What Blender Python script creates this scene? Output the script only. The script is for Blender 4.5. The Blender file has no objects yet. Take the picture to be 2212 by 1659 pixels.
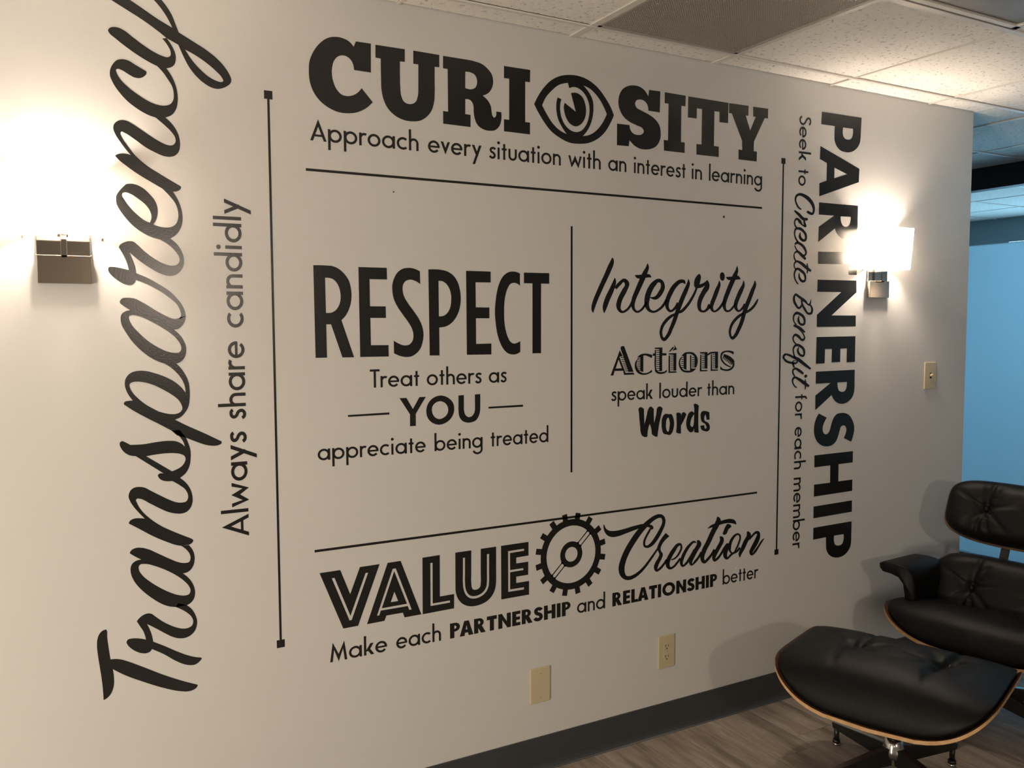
import bpy, bmesh, math, random
from mathutils import Vector, Matrix
from mathutils.geometry import tessellate_polygon

# ------------------------------------------------------------------ camera, world, lights, exposure
SC = bpy.context.scene
COL = SC.collection
PI = math.pi
SC.view_settings.view_transform = 'Standard'
SC.view_settings.look = 'None'
SC.view_settings.gamma = 1.0
SC.view_settings.use_curve_mapping = False
SC.view_settings.exposure = 0.0
SC.cycles.max_bounces = 8
SC.cycles.diffuse_bounces = 5
SC.cycles.glossy_bounces = 4
SC.cycles.transmission_bounces = 6
SC.cycles.sample_clamp_indirect = 60.0
SC.cycles.caustics_reflective = False
SC.cycles.caustics_refractive = False

cam_data = bpy.data.cameras.new('camera')
cam = bpy.data.objects.new('camera', cam_data)
COL.objects.link(cam)
R_ = Vector((0.87447521, -0.48505558, -0.00376764))
U_ = Vector((0.03688575, 0.05875018, 0.99759103))
F_ = Vector((0.48366574, 0.8725076, -0.06926721))
cam.matrix_world = Matrix(((R_.x, U_.x, -F_.x, 0.0), (R_.y, U_.y, -F_.y, -2.414), (R_.z, U_.z, -F_.z, 1.5), (0, 0, 0, 1)))
cam_data.sensor_width = 36.0
cam_data.lens = 1859.19 / 2212 * 36.0
cam_data.clip_start = 0.02
SC.camera = cam

world = bpy.data.worlds.new('world')
SC.world = world
world.use_nodes = True
world.node_tree.nodes['Background'].inputs[0].default_value = (0.35, 0.5, 0.7, 1)
world.node_tree.nodes['Background'].inputs[1].default_value = 0.05

WARM = (1.0, 0.83, 0.67)
def area(name, loc, aim, size, power, color, sy=None):
    l = bpy.data.lights.new(name, 'AREA')
    l.energy = power; l.color = color; l.size = size
    if sy: l.shape = 'RECTANGLE'; l.size_y = sy
    o = bpy.data.objects.new(name, l); COL.objects.link(o)
    o.location = loc
    o.rotation_euler = (Vector(aim) - Vector(loc)).to_track_quat('-Z', 'Y').to_euler()
    return o
# the sconces on the opposite wall of the lounge and the cool daylight of the room behind the glass
area('opposite_lamp', (1.03, -5.15, 1.83), (1.03, 0, 1.3), 0.22, 24.0, WARM)
area('opposite_lamp', (-1.97, -5.15, 1.83), (-1.97, 0, 1.3), 0.22, 8.0, WARM)
area('low_left_fill', (-2.2, -2.2, 0.8), (0.2, 0, 0.5), 0.4, 88.0, (1.0, 0.88, 0.72))  # unseen fill light, added to brighten the lower left of the wall
area('office_daylight', (6.3, -0.4, 2.25), (5.1, 0.7, 1.5), 0.9, 70.0, (0.42, 0.76, 1.0), 1.0)
area('office_daylight_fill', (7.55, 1.6, 1.25), (5.1, 1.2, 1.7), 1.1, 45.0, (0.42, 0.74, 1.0), 1.1)  # second daylight source, added to lift the dim office ceiling
area('corridor_daylight', (4.4, 2.6, 2.0), (4.6, 0.4, 1.6), 0.6, 1.6, (0.45, 0.72, 1.0))

# ------------------------------------------------------------------ helpers
def link(o, parent=None):
    COL.objects.link(o)
    if parent is not None: o.parent = parent
    return o
def tag(o, label=None, cat=None, group=None, kind=None):
    if label: o['label'] = label
    if cat: o['category'] = cat
    if group: o['group'] = group
    if kind: o['kind'] = kind
    return o
def empty(name, loc, rz=0.0, label=None, cat=None, group=None):
    o = bpy.data.objects.new(name, None)
    o.location = loc; o.rotation_euler = (0, 0, rz); o.empty_display_size = 0.05
    link(o); return tag(o, label, cat, group)
def from_data(name, verts, faces, mat, parent=None, smooth=False):
    me = bpy.data.meshes.new(name)
    me.from_pydata(verts, [], faces); me.validate(); me.update()
    mats = mat if isinstance(mat, (list, tuple)) else [mat]
    for m in mats: me.materials.append(m)
    if smooth:
        for p in me.polygons: p.use_smooth = True
    return link(bpy.data.objects.new(name, me), parent)
def from_bm(name, bm, mat, parent=None, smooth=False, loc=None):
    me = bpy.data.meshes.new(name)
    bmesh.ops.recalc_face_normals(bm, faces=bm.faces[:])
    bm.to_mesh(me); bm.free()
    mats = mat if isinstance(mat, (list, tuple)) else [mat]
    for m in mats: me.materials.append(m)
    if smooth:
        for p in me.polygons: p.use_smooth = True
    o = link(bpy.data.objects.new(name, me), parent)
    if loc: o.location = loc
    return o
def add_box(bm, lo, hi, bev=0.0, seg=2, mi=0):
    r = bmesh.ops.create_cube(bm, size=1.0)
    vs = r['verts']
    for v in vs:
        v.co = Vector([(lo[i] + hi[i]) / 2 + v.co[i] * (hi[i] - lo[i]) for i in range(3)])
    fs = {f for v in vs for f in v.link_faces}
    for f in fs: f.material_index = mi
    if bev > 0:
        es = list({e for v in vs for e in v.link_edges})
        bmesh.ops.bevel(bm, geom=es, offset=bev, segments=seg, profile=0.5, affect='EDGES')
def box(name, lo, hi, mat, parent=None, bev=0.0, seg=2):
    bm = bmesh.new(); add_box(bm, lo, hi, bev, seg)
    return from_bm(name, bm, mat, parent, smooth=False)
def add_cyl(bm, p0, p1, r0, r1=None, n=20, caps=True):
    p0 = Vector(p0); p1 = Vector(p1); r1 = r0 if r1 is None else r1
    d = (p1 - p0); q = d.to_track_quat('Z', 'Y')
    a = [bm.verts.new(p0 + q @ Vector((r0 * math.cos(2 * PI * i / n), r0 * math.sin(2 * PI * i / n), 0))) for i in range(n)]
    b = [bm.verts.new(p1 + q @ Vector((r1 * math.cos(2 * PI * i / n), r1 * math.sin(2 * PI * i / n), 0))) for i in range(n)]
    for i in range(n):
        f = bm.faces.new((a[i], a[(i + 1) % n], b[(i + 1) % n], b[i])); f.smooth = True
    if caps:
        bm.faces.new(a[::-1]); bm.faces.new(b)
def cyl(name, p0, p1, r0, mat, parent=None, r1=None, n=20):
    bm = bmesh.new(); add_cyl(bm, p0, p1, r0, r1, n)
    return from_bm(name, bm, mat, parent)
def lathe(name, prof, mat, parent=None, n=28, loc=(0, 0, 0)):
    vs, fs = [], []
    for r, z in prof:
        for i in range(n):
            vs.append((loc[0] + r * math.cos(2 * PI * i / n), loc[1] + r * math.sin(2 * PI * i / n), loc[2] + z))
    for k in range(len(prof) - 1):
        for i in range(n):
            j = (i + 1) % n
            fs.append((k * n + i, k * n + j, (k + 1) * n + j, (k + 1) * n + i))
    fs.append(tuple(range(n))[::-1]); fs.append(tuple((len(prof) - 1) * n + i for i in range(n)))
    return from_data(name, vs, fs, mat, parent, smooth=True)

# ------------------------------------------------------------------ materials
def new_mat(name, color, rough=0.5, metal=0.0, spec=0.5):
    m = bpy.data.materials.new(name); m.use_nodes = True
    b = m.node_tree.nodes['Principled BSDF']
    b.inputs['Base Color'].default_value = (*color, 1)
    b.inputs['Roughness'].default_value = rough
    b.inputs['Metallic'].default_value = metal
    b.inputs['Specular IOR Level'].default_value = spec
    return m
def nodes(m): return m.node_tree.nodes, m.node_tree.links, m.node_tree.nodes['Principled BSDF']
def bump_noise(m, scale, strength, dist=0.001, detail=4, coord='Object', stretch=None):
    N, L, b = nodes(m)
    tc = N.new('ShaderNodeTexCoord'); t = N.new('ShaderNodeTexNoise'); bu = N.new('ShaderNodeBump')
    t.inputs['Scale'].default_value = scale; t.inputs['Detail'].default_value = detail
    src = tc.outputs[coord]
    if stretch:
        mp = N.new('ShaderNodeMapping'); mp.inputs['Scale'].default_value = stretch
        L.new(src, mp.inputs[0]); src = mp.outputs[0]
    L.new(src, t.inputs['Vector']); L.new(t.outputs['Fac'], bu.inputs['Height'])
    bu.inputs['Strength'].default_value = strength; bu.inputs['Distance'].default_value = dist
    L.new(bu.outputs[0], b.inputs['Normal'])
    return t, bu
def color_noise(m, scale, c0, c1, detail=3, stretch=None, lo=0.35, hi=0.65, rand=False):
    N, L, b = nodes(m)
    tc = N.new('ShaderNodeTexCoord'); t = N.new('ShaderNodeTexNoise'); r = N.new('ShaderNodeValToRGB')
    t.inputs['Scale'].default_value = scale; t.inputs['Detail'].default_value = detail
    src = tc.outputs['Object']
    if rand:
        oi = N.new('ShaderNodeObjectInfo'); mu = N.new('ShaderNodeMath'); mu.operation = 'MULTIPLY'; mu.inputs[1].default_value = 37.0
        L.new(oi.outputs['Random'], mu.inputs[0]); ad = N.new('ShaderNodeVectorMath'); ad.operation = 'ADD'
        L.new(src, ad.inputs[0]); L.new(mu.outputs[0], ad.inputs[1]); src = ad.outputs[0]
    if stretch:
        mp = N.new('ShaderNodeMapping'); mp.inputs['Scale'].default_value = stretch
        L.new(src, mp.inputs[0]); src = mp.outputs[0]
    L.new(src, t.inputs['Vector']); L.new(t.outputs['Fac'], r.inputs[0])
    r.color_ramp.elements[0].color = (*c0, 1); r.color_ramp.elements[0].position = lo
    r.color_ramp.elements[1].color = (*c1, 1); r.color_ramp.elements[1].position = hi
    L.new(r.outputs[0], b.inputs['Base Color'])
    return r, src

M = {}
M['wall'] = new_mat('wall_paint', (0.57, 0.562, 0.545), 0.62, spec=0.25)
bump_noise(M['wall'], 160, 0.12, 0.0006, 3)
M['vinyl'] = new_mat('black_vinyl', (0.0105, 0.0105, 0.010), 0.24, spec=0.5)
bump_noise(M['vinyl'], 200, 0.28, 0.0005, 3)
M['tile'] = new_mat('mineral_tile', (0.84, 0.81, 0.76), 0.9, spec=0.1)
def tile_nodes(m):
    N, L, b = nodes(m)
    tc = N.new('ShaderNodeTexCoord'); geo = N.new('ShaderNodeNewGeometry')
    v = N.new('ShaderNodeTexNoise'); v.inputs['Scale'].default_value = 62; v.inputs['Detail'].default_value = 5; v.inputs['Roughness'].default_value = 0.62
    L.new(geo.outputs['Position'], v.inputs['Vector'])
    r = N.new('ShaderNodeValToRGB'); L.new(v.outputs['Fac'], r.inputs[0])
    r.color_ramp.elements[0].position = 0.33; r.color_ramp.elements[0].color = (0, 0, 0, 1)
    r.color_ramp.elements[1].position = 0.43; r.color_ramp.elements[1].color = (1, 1, 1, 1)
    mx = N.new('ShaderNodeMix'); mx.data_type = 'RGBA'
    mx.inputs[6].default_value = (0.42, 0.38, 0.34, 1); mx.inputs[7].default_value = (0.84, 0.81, 0.76, 1)
    L.new(r.outputs[0], mx.inputs[0]); L.new(mx.outputs[2], b.inputs['Base Color'])
    bu = N.new('ShaderNodeBump'); bu.inputs['Strength'].default_value = 0.7; bu.inputs['Distance'].default_value = 0.003
    L.new(v.outputs['Fac'], bu.inputs['Height']); L.new(bu.outputs[0], b.inputs['Normal'])
tile_nodes(M['tile'])
M['tbar'] = new_mat('white_grid_metal', (0.66, 0.63, 0.58), 0.45)
M['plank'] = new_mat('wood_look_plank', (0.2, 0.16, 0.13), 0.42, spec=0.35)
def plank_nodes(m):
    ramp, src = color_noise(m, 4.5, (0.19, 0.155, 0.125), (0.43, 0.37, 0.31), detail=8, stretch=(4.2, 0.55, 1), lo=0.33, hi=0.68, rand=True)
    N, L, b = nodes(m)
    e = ramp.color_ramp.elements.new(0.5); e.color = (0.33, 0.275, 0.225, 1)
    t = N.new('ShaderNodeTexNoise'); t.inputs['Scale'].default_value = 18; t.inputs['Detail'].default_value = 6
    mp = N.new('ShaderNodeMapping'); mp.inputs['Scale'].default_value = (9, 0.6, 1)
    s2 = [n for n in N if n.bl_idname == 'ShaderNodeVectorMath'][0]
    L.new(s2.outputs[0], mp.inputs[0]); L.new(mp.outputs[0], t.inputs['Vector'])
    mx = N.new('ShaderNodeMix'); mx.data_type = 'RGBA'; mx.blend_type = 'MULTIPLY'; mx.inputs[0].default_value = 0.55
    r2 = N.new('ShaderNodeValToRGB'); r2.color_ramp.elements[0].position = 0.35; r2.color_ramp.elements[0].color = (0.55, 0.52, 0.5, 1)
    r2.color_ramp.elements[1].position = 0.62
    L.new(t.outputs['Fac'], r2.inputs[0]); L.new(ramp.outputs[0], mx.inputs[6]); L.new(r2.outputs[0], mx.inputs[7])
    L.new(mx.outputs[2], b.inputs['Base Color'])
    bu = N.new('ShaderNodeBump'); bu.inputs['Strength'].default_value = 0.2; bu.inputs['Distance'].default_value = 0.0008
    L.new(t.outputs['Fac'], bu.inputs['Height']); L.new(bu.outputs[0], b.inputs['Normal'])
plank_nodes(M['plank'])
M['subfloor'] = new_mat('subfloor', (0.05, 0.045, 0.04), 0.8)
M['base'] = new_mat('rubber_base', (0.040, 0.042, 0.045), 0.42)
bump_noise(M['base'], 60, 0.1, 0.001)
M['chrome'] = new_mat('polished_nickel', (0.60, 0.55, 0.49), 0.06, 1.0)
M['nickel'] = new_mat('brushed_nickel', (0.60, 0.53, 0.44), 0.09, 1.0)
M['ivory'] = new_mat('ivory_plastic', (0.52, 0.45, 0.29), 0.3)
M['slot'] = new_mat('dark_slot', (0.015, 0.013, 0.01), 0.6)
M['leather'] = new_mat('black_leather', (0.0035, 0.0035, 0.0035), 0.52, spec=0.18)
bump_noise(M['leather'], 240, 0.25, 0.0006, 4)
M['blackmetal'] = new_mat('black_enamel', (0.01, 0.01, 0.01), 0.35)
M['polished'] = new_mat('polished_aluminium', (0.75, 0.75, 0.76), 0.15, 1.0)
M['ply_edge'] = new_mat('ply_edge', (0.56, 0.34, 0.16), 0.5)
def ply_nodes(m):
    N, L, b = nodes(m)
    tc = N.new('ShaderNodeTexCoord'); w = N.new('ShaderNodeTexNoise'); w.inputs['Scale'].default_value = 30; w.inputs['Detail'].default_value = 3
    r = N.new('ShaderNodeValToRGB'); L.new(tc.outputs['Object'], w.inputs['Vector']); L.new(w.outputs['Fac'], r.inputs[0])
    r.color_ramp.elements[0].color = (0.47, 0.27, 0.12, 1); r.color_ramp.elements[0].position = 0.3
    r.color_ramp.elements[1].color = (0.63, 0.40, 0.20, 1); r.color_ramp.elements[1].position = 0.7
    L.new(r.outputs[0], b.inputs['Base Color'])
ply_nodes(M['ply_edge'])
M['walnut'] = new_mat('walnut_veneer', (0.10, 0.05, 0.03), 0.35)
color_noise(M['walnut'], 6, (0.05, 0.022, 0.012), (0.16, 0.08, 0.045), 6, (1, 14, 4))
M['grille'] = new_mat('grille_metal', (0.36, 0.33, 0.30), 0.5)
M['grille_dark'] = new_mat('grille_cavity', (0.03, 0.028, 0.026), 0.8)
M['lens'] = new_mat('frosted_lens', (0.17, 0.16, 0.145), 0.5)
bump_noise(M['lens'], 120, 0.2, 0.001)
M['trim_and_shade_black'] = new_mat('trim_and_shade_black', (0.004, 0.004, 0.005), 0.6)
M['teal_wall'] = new_mat('far_wall_paint', (0.22, 0.27, 0.30), 0.7)
def glass_mats():
    m = bpy.data.materials.new('frosted_glass'); m.use_nodes = True
    N = m.node_tree.nodes; L = m.node_tree.links; N.clear()
    o = N.new('ShaderNodeOutputMaterial'); tr = N.new('ShaderNodeBsdfTranslucent'); df = N.new('ShaderNodeBsdfDiffuse'); gl = N.new('ShaderNodeBsdfGlossy')
    tr.inputs[0].default_value = (0.72, 0.9, 0.98, 1); df.inputs[0].default_value = (0.45, 0.58, 0.66, 1)
    gl.inputs['Roughness'].default_value = 0.12
    a = N.new('ShaderNodeMixShader'); a.inputs[0].default_value = 0.25; L.new(tr.outputs[0], a.inputs[1]); L.new(df.outputs[0], a.inputs[2])
    fr = N.new('ShaderNodeFresnel'); fr.inputs[0].default_value = 1.35
    b = N.new('ShaderNodeMixShader'); L.new(fr.outputs[0], b.inputs[0]); L.new(a.outputs[0], b.inputs[1]); L.new(gl.outputs[0], b.inputs[2])
    L.new(b.outputs[0], o.inputs[0]); M['frosted'] = m
    m = bpy.data.materials.new('clear_glass'); m.use_nodes = True
    N = m.node_tree.nodes; L = m.node_tree.links; N.clear()
    o = N.new('ShaderNodeOutputMaterial'); tp = N.new('ShaderNodeBsdfTransparent'); gl = N.new('ShaderNodeBsdfGlossy')
    tp.inputs[0].default_value = (0.88, 0.95, 0.97, 1); gl.inputs['Roughness'].default_value = 0.02
    fr = N.new('ShaderNodeFresnel'); fr.inputs[0].default_value = 1.45
    b = N.new('ShaderNodeMixShader'); L.new(fr.outputs[0], b.inputs[0]); L.new(tp.outputs[0], b.inputs[1]); L.new(gl.outputs[0], b.inputs[2])
    L.new(b.outputs[0], o.inputs[0]); M['clear'] = m
    m = bpy.data.materials.new('white_shade_glass'); m.use_nodes = True
    N = m.node_tree.nodes; L = m.node_tree.links; N.clear()
    o = N.new('ShaderNodeOutputMaterial'); tr = N.new('ShaderNodeBsdfTranslucent'); df = N.new('ShaderNodeBsdfDiffuse')
    tr.inputs[0].default_value = (0.95, 0.92, 0.86, 1); df.inputs[0].default_value = (0.9, 0.88, 0.84, 1)
    a = N.new('ShaderNodeMixShader'); a.inputs[0].default_value = 0.15; L.new(tr.outputs[0], a.inputs[1]); L.new(df.outputs[0], a.inputs[2])
    L.new(a.outputs[0], o.inputs[0]); M['shade'] = m
    m = bpy.data.materials.new('lit_bulb'); m.use_nodes = True
    N = m.node_tree.nodes; L = m.node_tree.links; N.clear()
    o = N.new('ShaderNodeOutputMaterial'); e = N.new('ShaderNodeEmission'); e.inputs[0].default_value = (1, 0.78, 0.55, 1); e.inputs[1].default_value = 14
    L.new(e.outputs[0], o.inputs[0]); M['bulb'] = m
glass_mats()

# ------------------------------------------------------------------ the room
CZ = 2.4313            # ceiling height
XL, XC, XG, XF = -3.6, 3.69, 5.08, 7.65
YF, YB = -5.3, 3.0
def struct(o): return tag(o, kind='structure')
struct(box('wall_back', (XL, 0.0, 0.0), (XC, 0.12, CZ + 0.02), M['wall']))
struct(box('wall_left', (XL - 0.1, YF, 0.0), (XL, YB, CZ + 0.05), M['wall']))
struct(box('wall_front', (XL - 0.1, YF - 0.1, 0.0), (XF, YF, CZ + 0.05), M['wall']))
struct(box('wall_corridor', (XL - 0.1, YB, 0.0), (XF, YB + 0.1, CZ + 0.05), M['wall']))
struct(box('wall_right', (XF, YF - 0.1, 0.0), (XF + 0.1, YB + 0.1, CZ + 0.05), M['teal_wall']))

# floor: a slab, with wood-look planks laid at right angles to the lettered wall
fl = struct(box('floor', (XL - 0.1, YF - 0.1, -0.06), (XF + 0.1, YB + 0.1, -0.004), M['subfloor']))
random.seed(4)
PW, PL = 0.1795, 1.2185
bm = bmesh.new(); add_box(bm, (0, 0, -0.004), (PW, PL, 0.0), 0.0008, 1)
me_plank = bpy.data.meshes.new('plank'); bm.to_mesh(me_plank); bm.free(); me_plank.materials.append(M['plank'])
nx = 0
x = XL
rest = bmesh.new()
while x < XF:
    off = random.random() * 1.22
    y = YF - off
    while y < YB:
        if x + PW > 0.3 and x < XG and y + PL > -3.4 and y < 1.6:
            o = bpy.data.objects.new('plank', me_plank); o.location = (x, y, 0); link(o, fl)
        else:
            add_box(rest, (x, y, -0.004), (x + PW, y + PL, 0.0))
        y += 1.22
    x += 0.181
o = from_bm('plank', rest, M['plank'], fl); o['kind'] = 'stuff'

# ceiling: slab above, mineral fibre tiles on a white grid
ce = struct(box('ceiling', (XL - 0.1, YF - 0.1, CZ + 0.03), (XF + 0.1, YB + 0.1, CZ + 0.08), M['tbar']))
GX = [1.568 + 0.604 * k for k in range(-9, 11)]
GY = [-0.113 - 0.604 * k for k in range(0, 9)]
GY2 = [0.53 + 0.604 * k for k in range(0, 5)]
rowsY = [(-0.113, 0.0), (-0.113, 0.53)] + [(GY[k + 1], GY[k]) for k in range(len(GY) - 1)] + [(0.12, 0.53)] + [(GY2[k], GY2[k + 1]) for k in range(len(GY2) - 1)]
tile_meshes = {}
def tile_at(x0, x1, y0, y1, name='ceiling_tile'):
    key = (round(x1 - x0, 3), round(y1 - y0, 3))
    if key not in tile_meshes:
        bm = bmesh.new(); add_box(bm, (0.004, 0.004, 0), (key[0] - 0.004, key[1] - 0.004, 0.018), 0.0025, 1)
        me = bpy.data.meshes.new(name); bm.to_mesh(me); bm.free(); me.materials.append(M['tile']); tile_meshes[key] = me
    o = bpy.data.objects.new(name, tile_meshes[key]); link(o, ce)
    o.location = (x0, y0, CZ + 0.002 + random.random() * 0.0016)
    o.rotation_euler = (random.uniform(-0.0012, 0.0012), random.uniform(-0.0012, 0.0012), 0)
for (y0, y1) in rowsY:
    for i in range(len(GX) - 1):
        x0, x1 = max(GX[i], XL), min(GX[i + 1], XF)
        if (y0, y1) in ((-0.113, 0.0), (0.12, 0.53)):
            x1 = min(x1, XC)
        if (y0, y1) == (-0.113, 0.53): x0 = max(x0, XC)
        if x1 - x0 < 0.03: continue
        if y0 < YF: continue
        if abs(GX[i] - 1.568) < 0.01 and abs(y1 + 0.113) < 0.01: continue      # return grille
        if y1 < -0.6 and y1 > -0.8 and GX[i] > 1.5 and GX[i] < 2.3: continue   # light panel
        tile_at(x0, x1, y0, y1)
def tbar(lo, hi):
    box('grid_bar', lo, hi, M['tbar'], ce)
for k, y in enumerate(GY + GY2):
    if YF < y < YB:
        w = 0.012 if abs(y + 0.717) < 0.01 else 0.0065
        tbar((XL, y - w, CZ - 0.0035), (XF, y + w, CZ + 0.0015))
for xg in GX:
    if XL < xg < XF:
        w = 0.012 if (abs(xg - 1.568) < 0.01 or abs(xg - 2.172) < 0.01) else 0.004
        box('grid_bar', (xg - w, YF, CZ - 0.001), (xg + w, 0.0, CZ + 0.004), M['tbar'], ce)
        if xg > XC: box('grid_bar', (xg - w, 0.0, CZ - 0.001), (xg + w, YB, CZ + 0.004), M['tbar'], ce)

# return air grille set in the grid
vt = empty('ceiling_vent', (1.87, -0.415, CZ), 0, 'square dark metal return-air grille set among the pale ceiling tiles', 'vent')
bm = bmesh.new()
gx0, gx1, gy0, gy1 = -0.29, 0.29, -0.29, 0.29
for lo, hi in (((gx0, gy0, -0.002), (gx1, gy0 + 0.012, 0.006)), ((gx0, gy1 - 0.012, -0.002), (gx1, gy1, 0.006)), ((gx0, gy0, -0.002), (gx0 + 0.012, gy1, 0.006)), ((gx1 - 0.012, gy0, -0.002), (gx1, gy1, 0.006))):
    add_box(bm, lo, hi)
from_bm('frame', bm, M['grille'], vt)
box('cavity', (gx0, gy0, 0.014), (gx1, gy1, 0.02), M['grille_dark'], vt)
bm = bmesh.new()
n = 62
for i in range(n):
    t = gx0 + 0.012 + (gx1 - gx0 - 0.024) * (i + 0.5) / n
    add_box(bm, (t - 0.0018, gy0 + 0.01, 0.0), (t + 0.0018, gy1 - 0.01, 0.007))
    add_box(bm, (gx0 + 0.01, t - 0.0018, 0.0), (gx1 - 0.01, t + 0.0018, 0.007))
o = from_bm('grille_mesh', bm, M['grille'], vt); o['kind'] = 'stuff'

# unlit recessed light panel behind the grille
lt = empty('ceiling_light', (2.172, -1.022, CZ), 0, 'unlit recessed ceiling light with a grey lens, partly seen at the top right', 'ceiling light')
bm = bmesh.new()
for lo, hi in (((-0.59, -0.29, -0.004), (0.59, -0.262, 0.004)), ((-0.59, 0.262, -0.004), (0.59, 0.284, 0.004)), ((-0.59, -0.29, -0.004), (-0.562, 0.284, 0.004)), ((0.562, -0.29, -0.004), (0.59, 0.284, 0.004))):
    add_box(bm, lo, hi, 0.0015, 1)
from_bm('frame', bm, M['tbar'], lt)
box('lens', (-0.562, -0.262, 0.003), (0.562, 0.262, 0.006), M['lens'], lt)
box('gap_shade_strip', (-0.6, 0.283, -0.001), (0.6, 0.291, 0.008), M['trim_and_shade_black'], lt)  # solid black strip standing in for the shade along the frame

# rubber cove base
def cove(name, x0, x1):
    prof = [(0.0, 0.115), (-0.0025, 0.115), (-0.0035, 0.112), (-0.0035, 0.022), (-0.006, 0.011), (-0.012, 0.004), (-0.016, 0.0012), (-0.016, 0.0), (0.0, 0.0)]
    vs = [(x, y, z) for x in (x0, x1) for (y, z) in prof]; n = len(prof)
    fs = [(i, (i + 1) % n, n + (i + 1) % n, n + i) for i in range(n)] + [tuple(range(n))[::-1], tuple(range(n, 2 * n))]
    return from_data(name, vs, fs, M['base'])
struct(cove('baseboard_back', XL, XC + 0.003))
struct(box('baseboard_end', (XC, -0.003, 0.0), (XC + 0.004, 0.12, 0.115), M['base']))

# glass partition of the office beyond the end of the wall
gp = struct(empty('window_1', (XG, 0, 0)))
ys = [-5.3, -4.1, -2.9, -1.7, -0.5, 1.25, 3.0]
for a, b in zip(ys[:-1], ys[1:]):
    box('frosted_pane', (0.0, a + 0.012, 0.06), (0.010, b - 0.012, 1.972), M['frosted'], gp)
    box('clear_pane', (0.0, a + 0.012, 1.976), (0.010, b - 0.012, 2.304), M['clear'], gp)
for y in ys[1:-1]:
    box('mullion', (-0.006, y - 0.012, 0.06), (0.016, y + 0.012, 2.31), M['nickel'], gp)
box('head_rail', (-0.03, YF, 2.302), (0.05, YB, CZ + 0.01), M['trim_and_shade_black'], gp)
box('bottom_rail', (-0.02, YF, 0.0), (0.03, YB, 0.06), M['nickel'], gp)

# ------------------------------------------------------------------ wall sconces
def make_sconce(x, watts, label):
    # local frame: x along the wall, -y out of it, z up from the bottom edge of the shade
    r = empty('wall_sconce', (x, 0.0, 1.717), 0, label, 'wall lamp')
    bm = bmesh.new()
    add_box(bm, (-0.059, -0.019, -0.113), (0.059, -0.0005, -0.044), 0.0012, 2)
    from_bm('canopy', bm, M['nickel'], r)
    bm = bmesh.new(); add_box(bm, (-0.059, -0.009, -0.044), (0.059, -0.0005, 0.06), 0.001, 1)
    from_bm('backplate', bm, M['chrome'], r)
    bm = bmesh.new()
    add_box(bm, (-0.0065, -0.034, -0.050), (0.0065, -0.014, -0.044), 0.001, 1)
    add_box(bm, (-0.0065, -0.034, -0.050), (0.0065, -0.029, 0.02), 0.001, 1)
    from_bm('arm', bm, M['chrome'], r)
    for s in (-1, 1):
        cyl('screw', (s * 0.059, -0.006, -0.043), (s * 0.0625, -0.006, -0.043), 0.0022, M['chrome'], r, n=10)
    cyl('socket', (0, -0.05, 0.005), (0, -0.05, 0.04), 0.012, M['nickel'], r, n=18)
    lathe('bulb', [(0.006, 0.055), (0.010, 0.060), (0.0135, 0.072), (0.014, 0.085), (0.011, 0.095), (0.005, 0.101), (0.001, 0.102)], M['bulb'], r, n=16, loc=(0, -0.056, -0.015))
    # shade: open box with rounded front corners, a little wider at the top
    pts = []
    def outline(hw, d, rad=0.012):
        p = [(-hw, 0.0)]
        for k in range(6):
            a = PI + PI / 2 * k / 5
            p.append((-hw + rad + rad * math.cos(a), -d + rad + rad * math.sin(a)))
        for k in range(6):
            a = 1.5 * PI + PI / 2 * k / 5
            p.append((hw - rad + rad * math.cos(a), -d + rad + rad * math.sin(a)))
        p.append((hw, 0.0)); return p
    t = 0.003
    rings = []
    for (z, hw, d) in ((0.0, 0.0865, 0.100), (0.167, 0.0935, 0.109)):
        rings.append((z, outline(hw, d), outline(hw - t, d - t, 0.009)))
    n = len(rings[0][1]); vs = []; fs = []
    for z, o_, i_ in rings: vs += [(a, b, z) for a, b in o_]
    for k in range(n - 1): fs.append((k, k + 1, n + k + 1, n + k))
    from_data('shade', vs, fs, M['shade'], r)
    for sg in (-1, 1): box('shade_clip', (sg * 0.0865 - 0.002, -0.012, -0.0035), (sg * 0.0865 + 0.002, 0.0, 0.003), M['nickel'], r)
    l = bpy.data.lights.new('sconce_light', 'POINT'); l.energy = watts; l.color = WARM; l.shadow_soft_size = 0.03
    lo = bpy.data.objects.new('sconce_light', l); link(lo, r); lo.location = (0, -0.056, 0.070)
    return r
make_sconce(0.072, 17.0, 'lit nickel wall sconce between the left frame edge and the word Transparency')
make_sconce(3.072, 27.0, 'lit nickel wall sconce to the right of the vertical word PARTNERSHIP')
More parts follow.
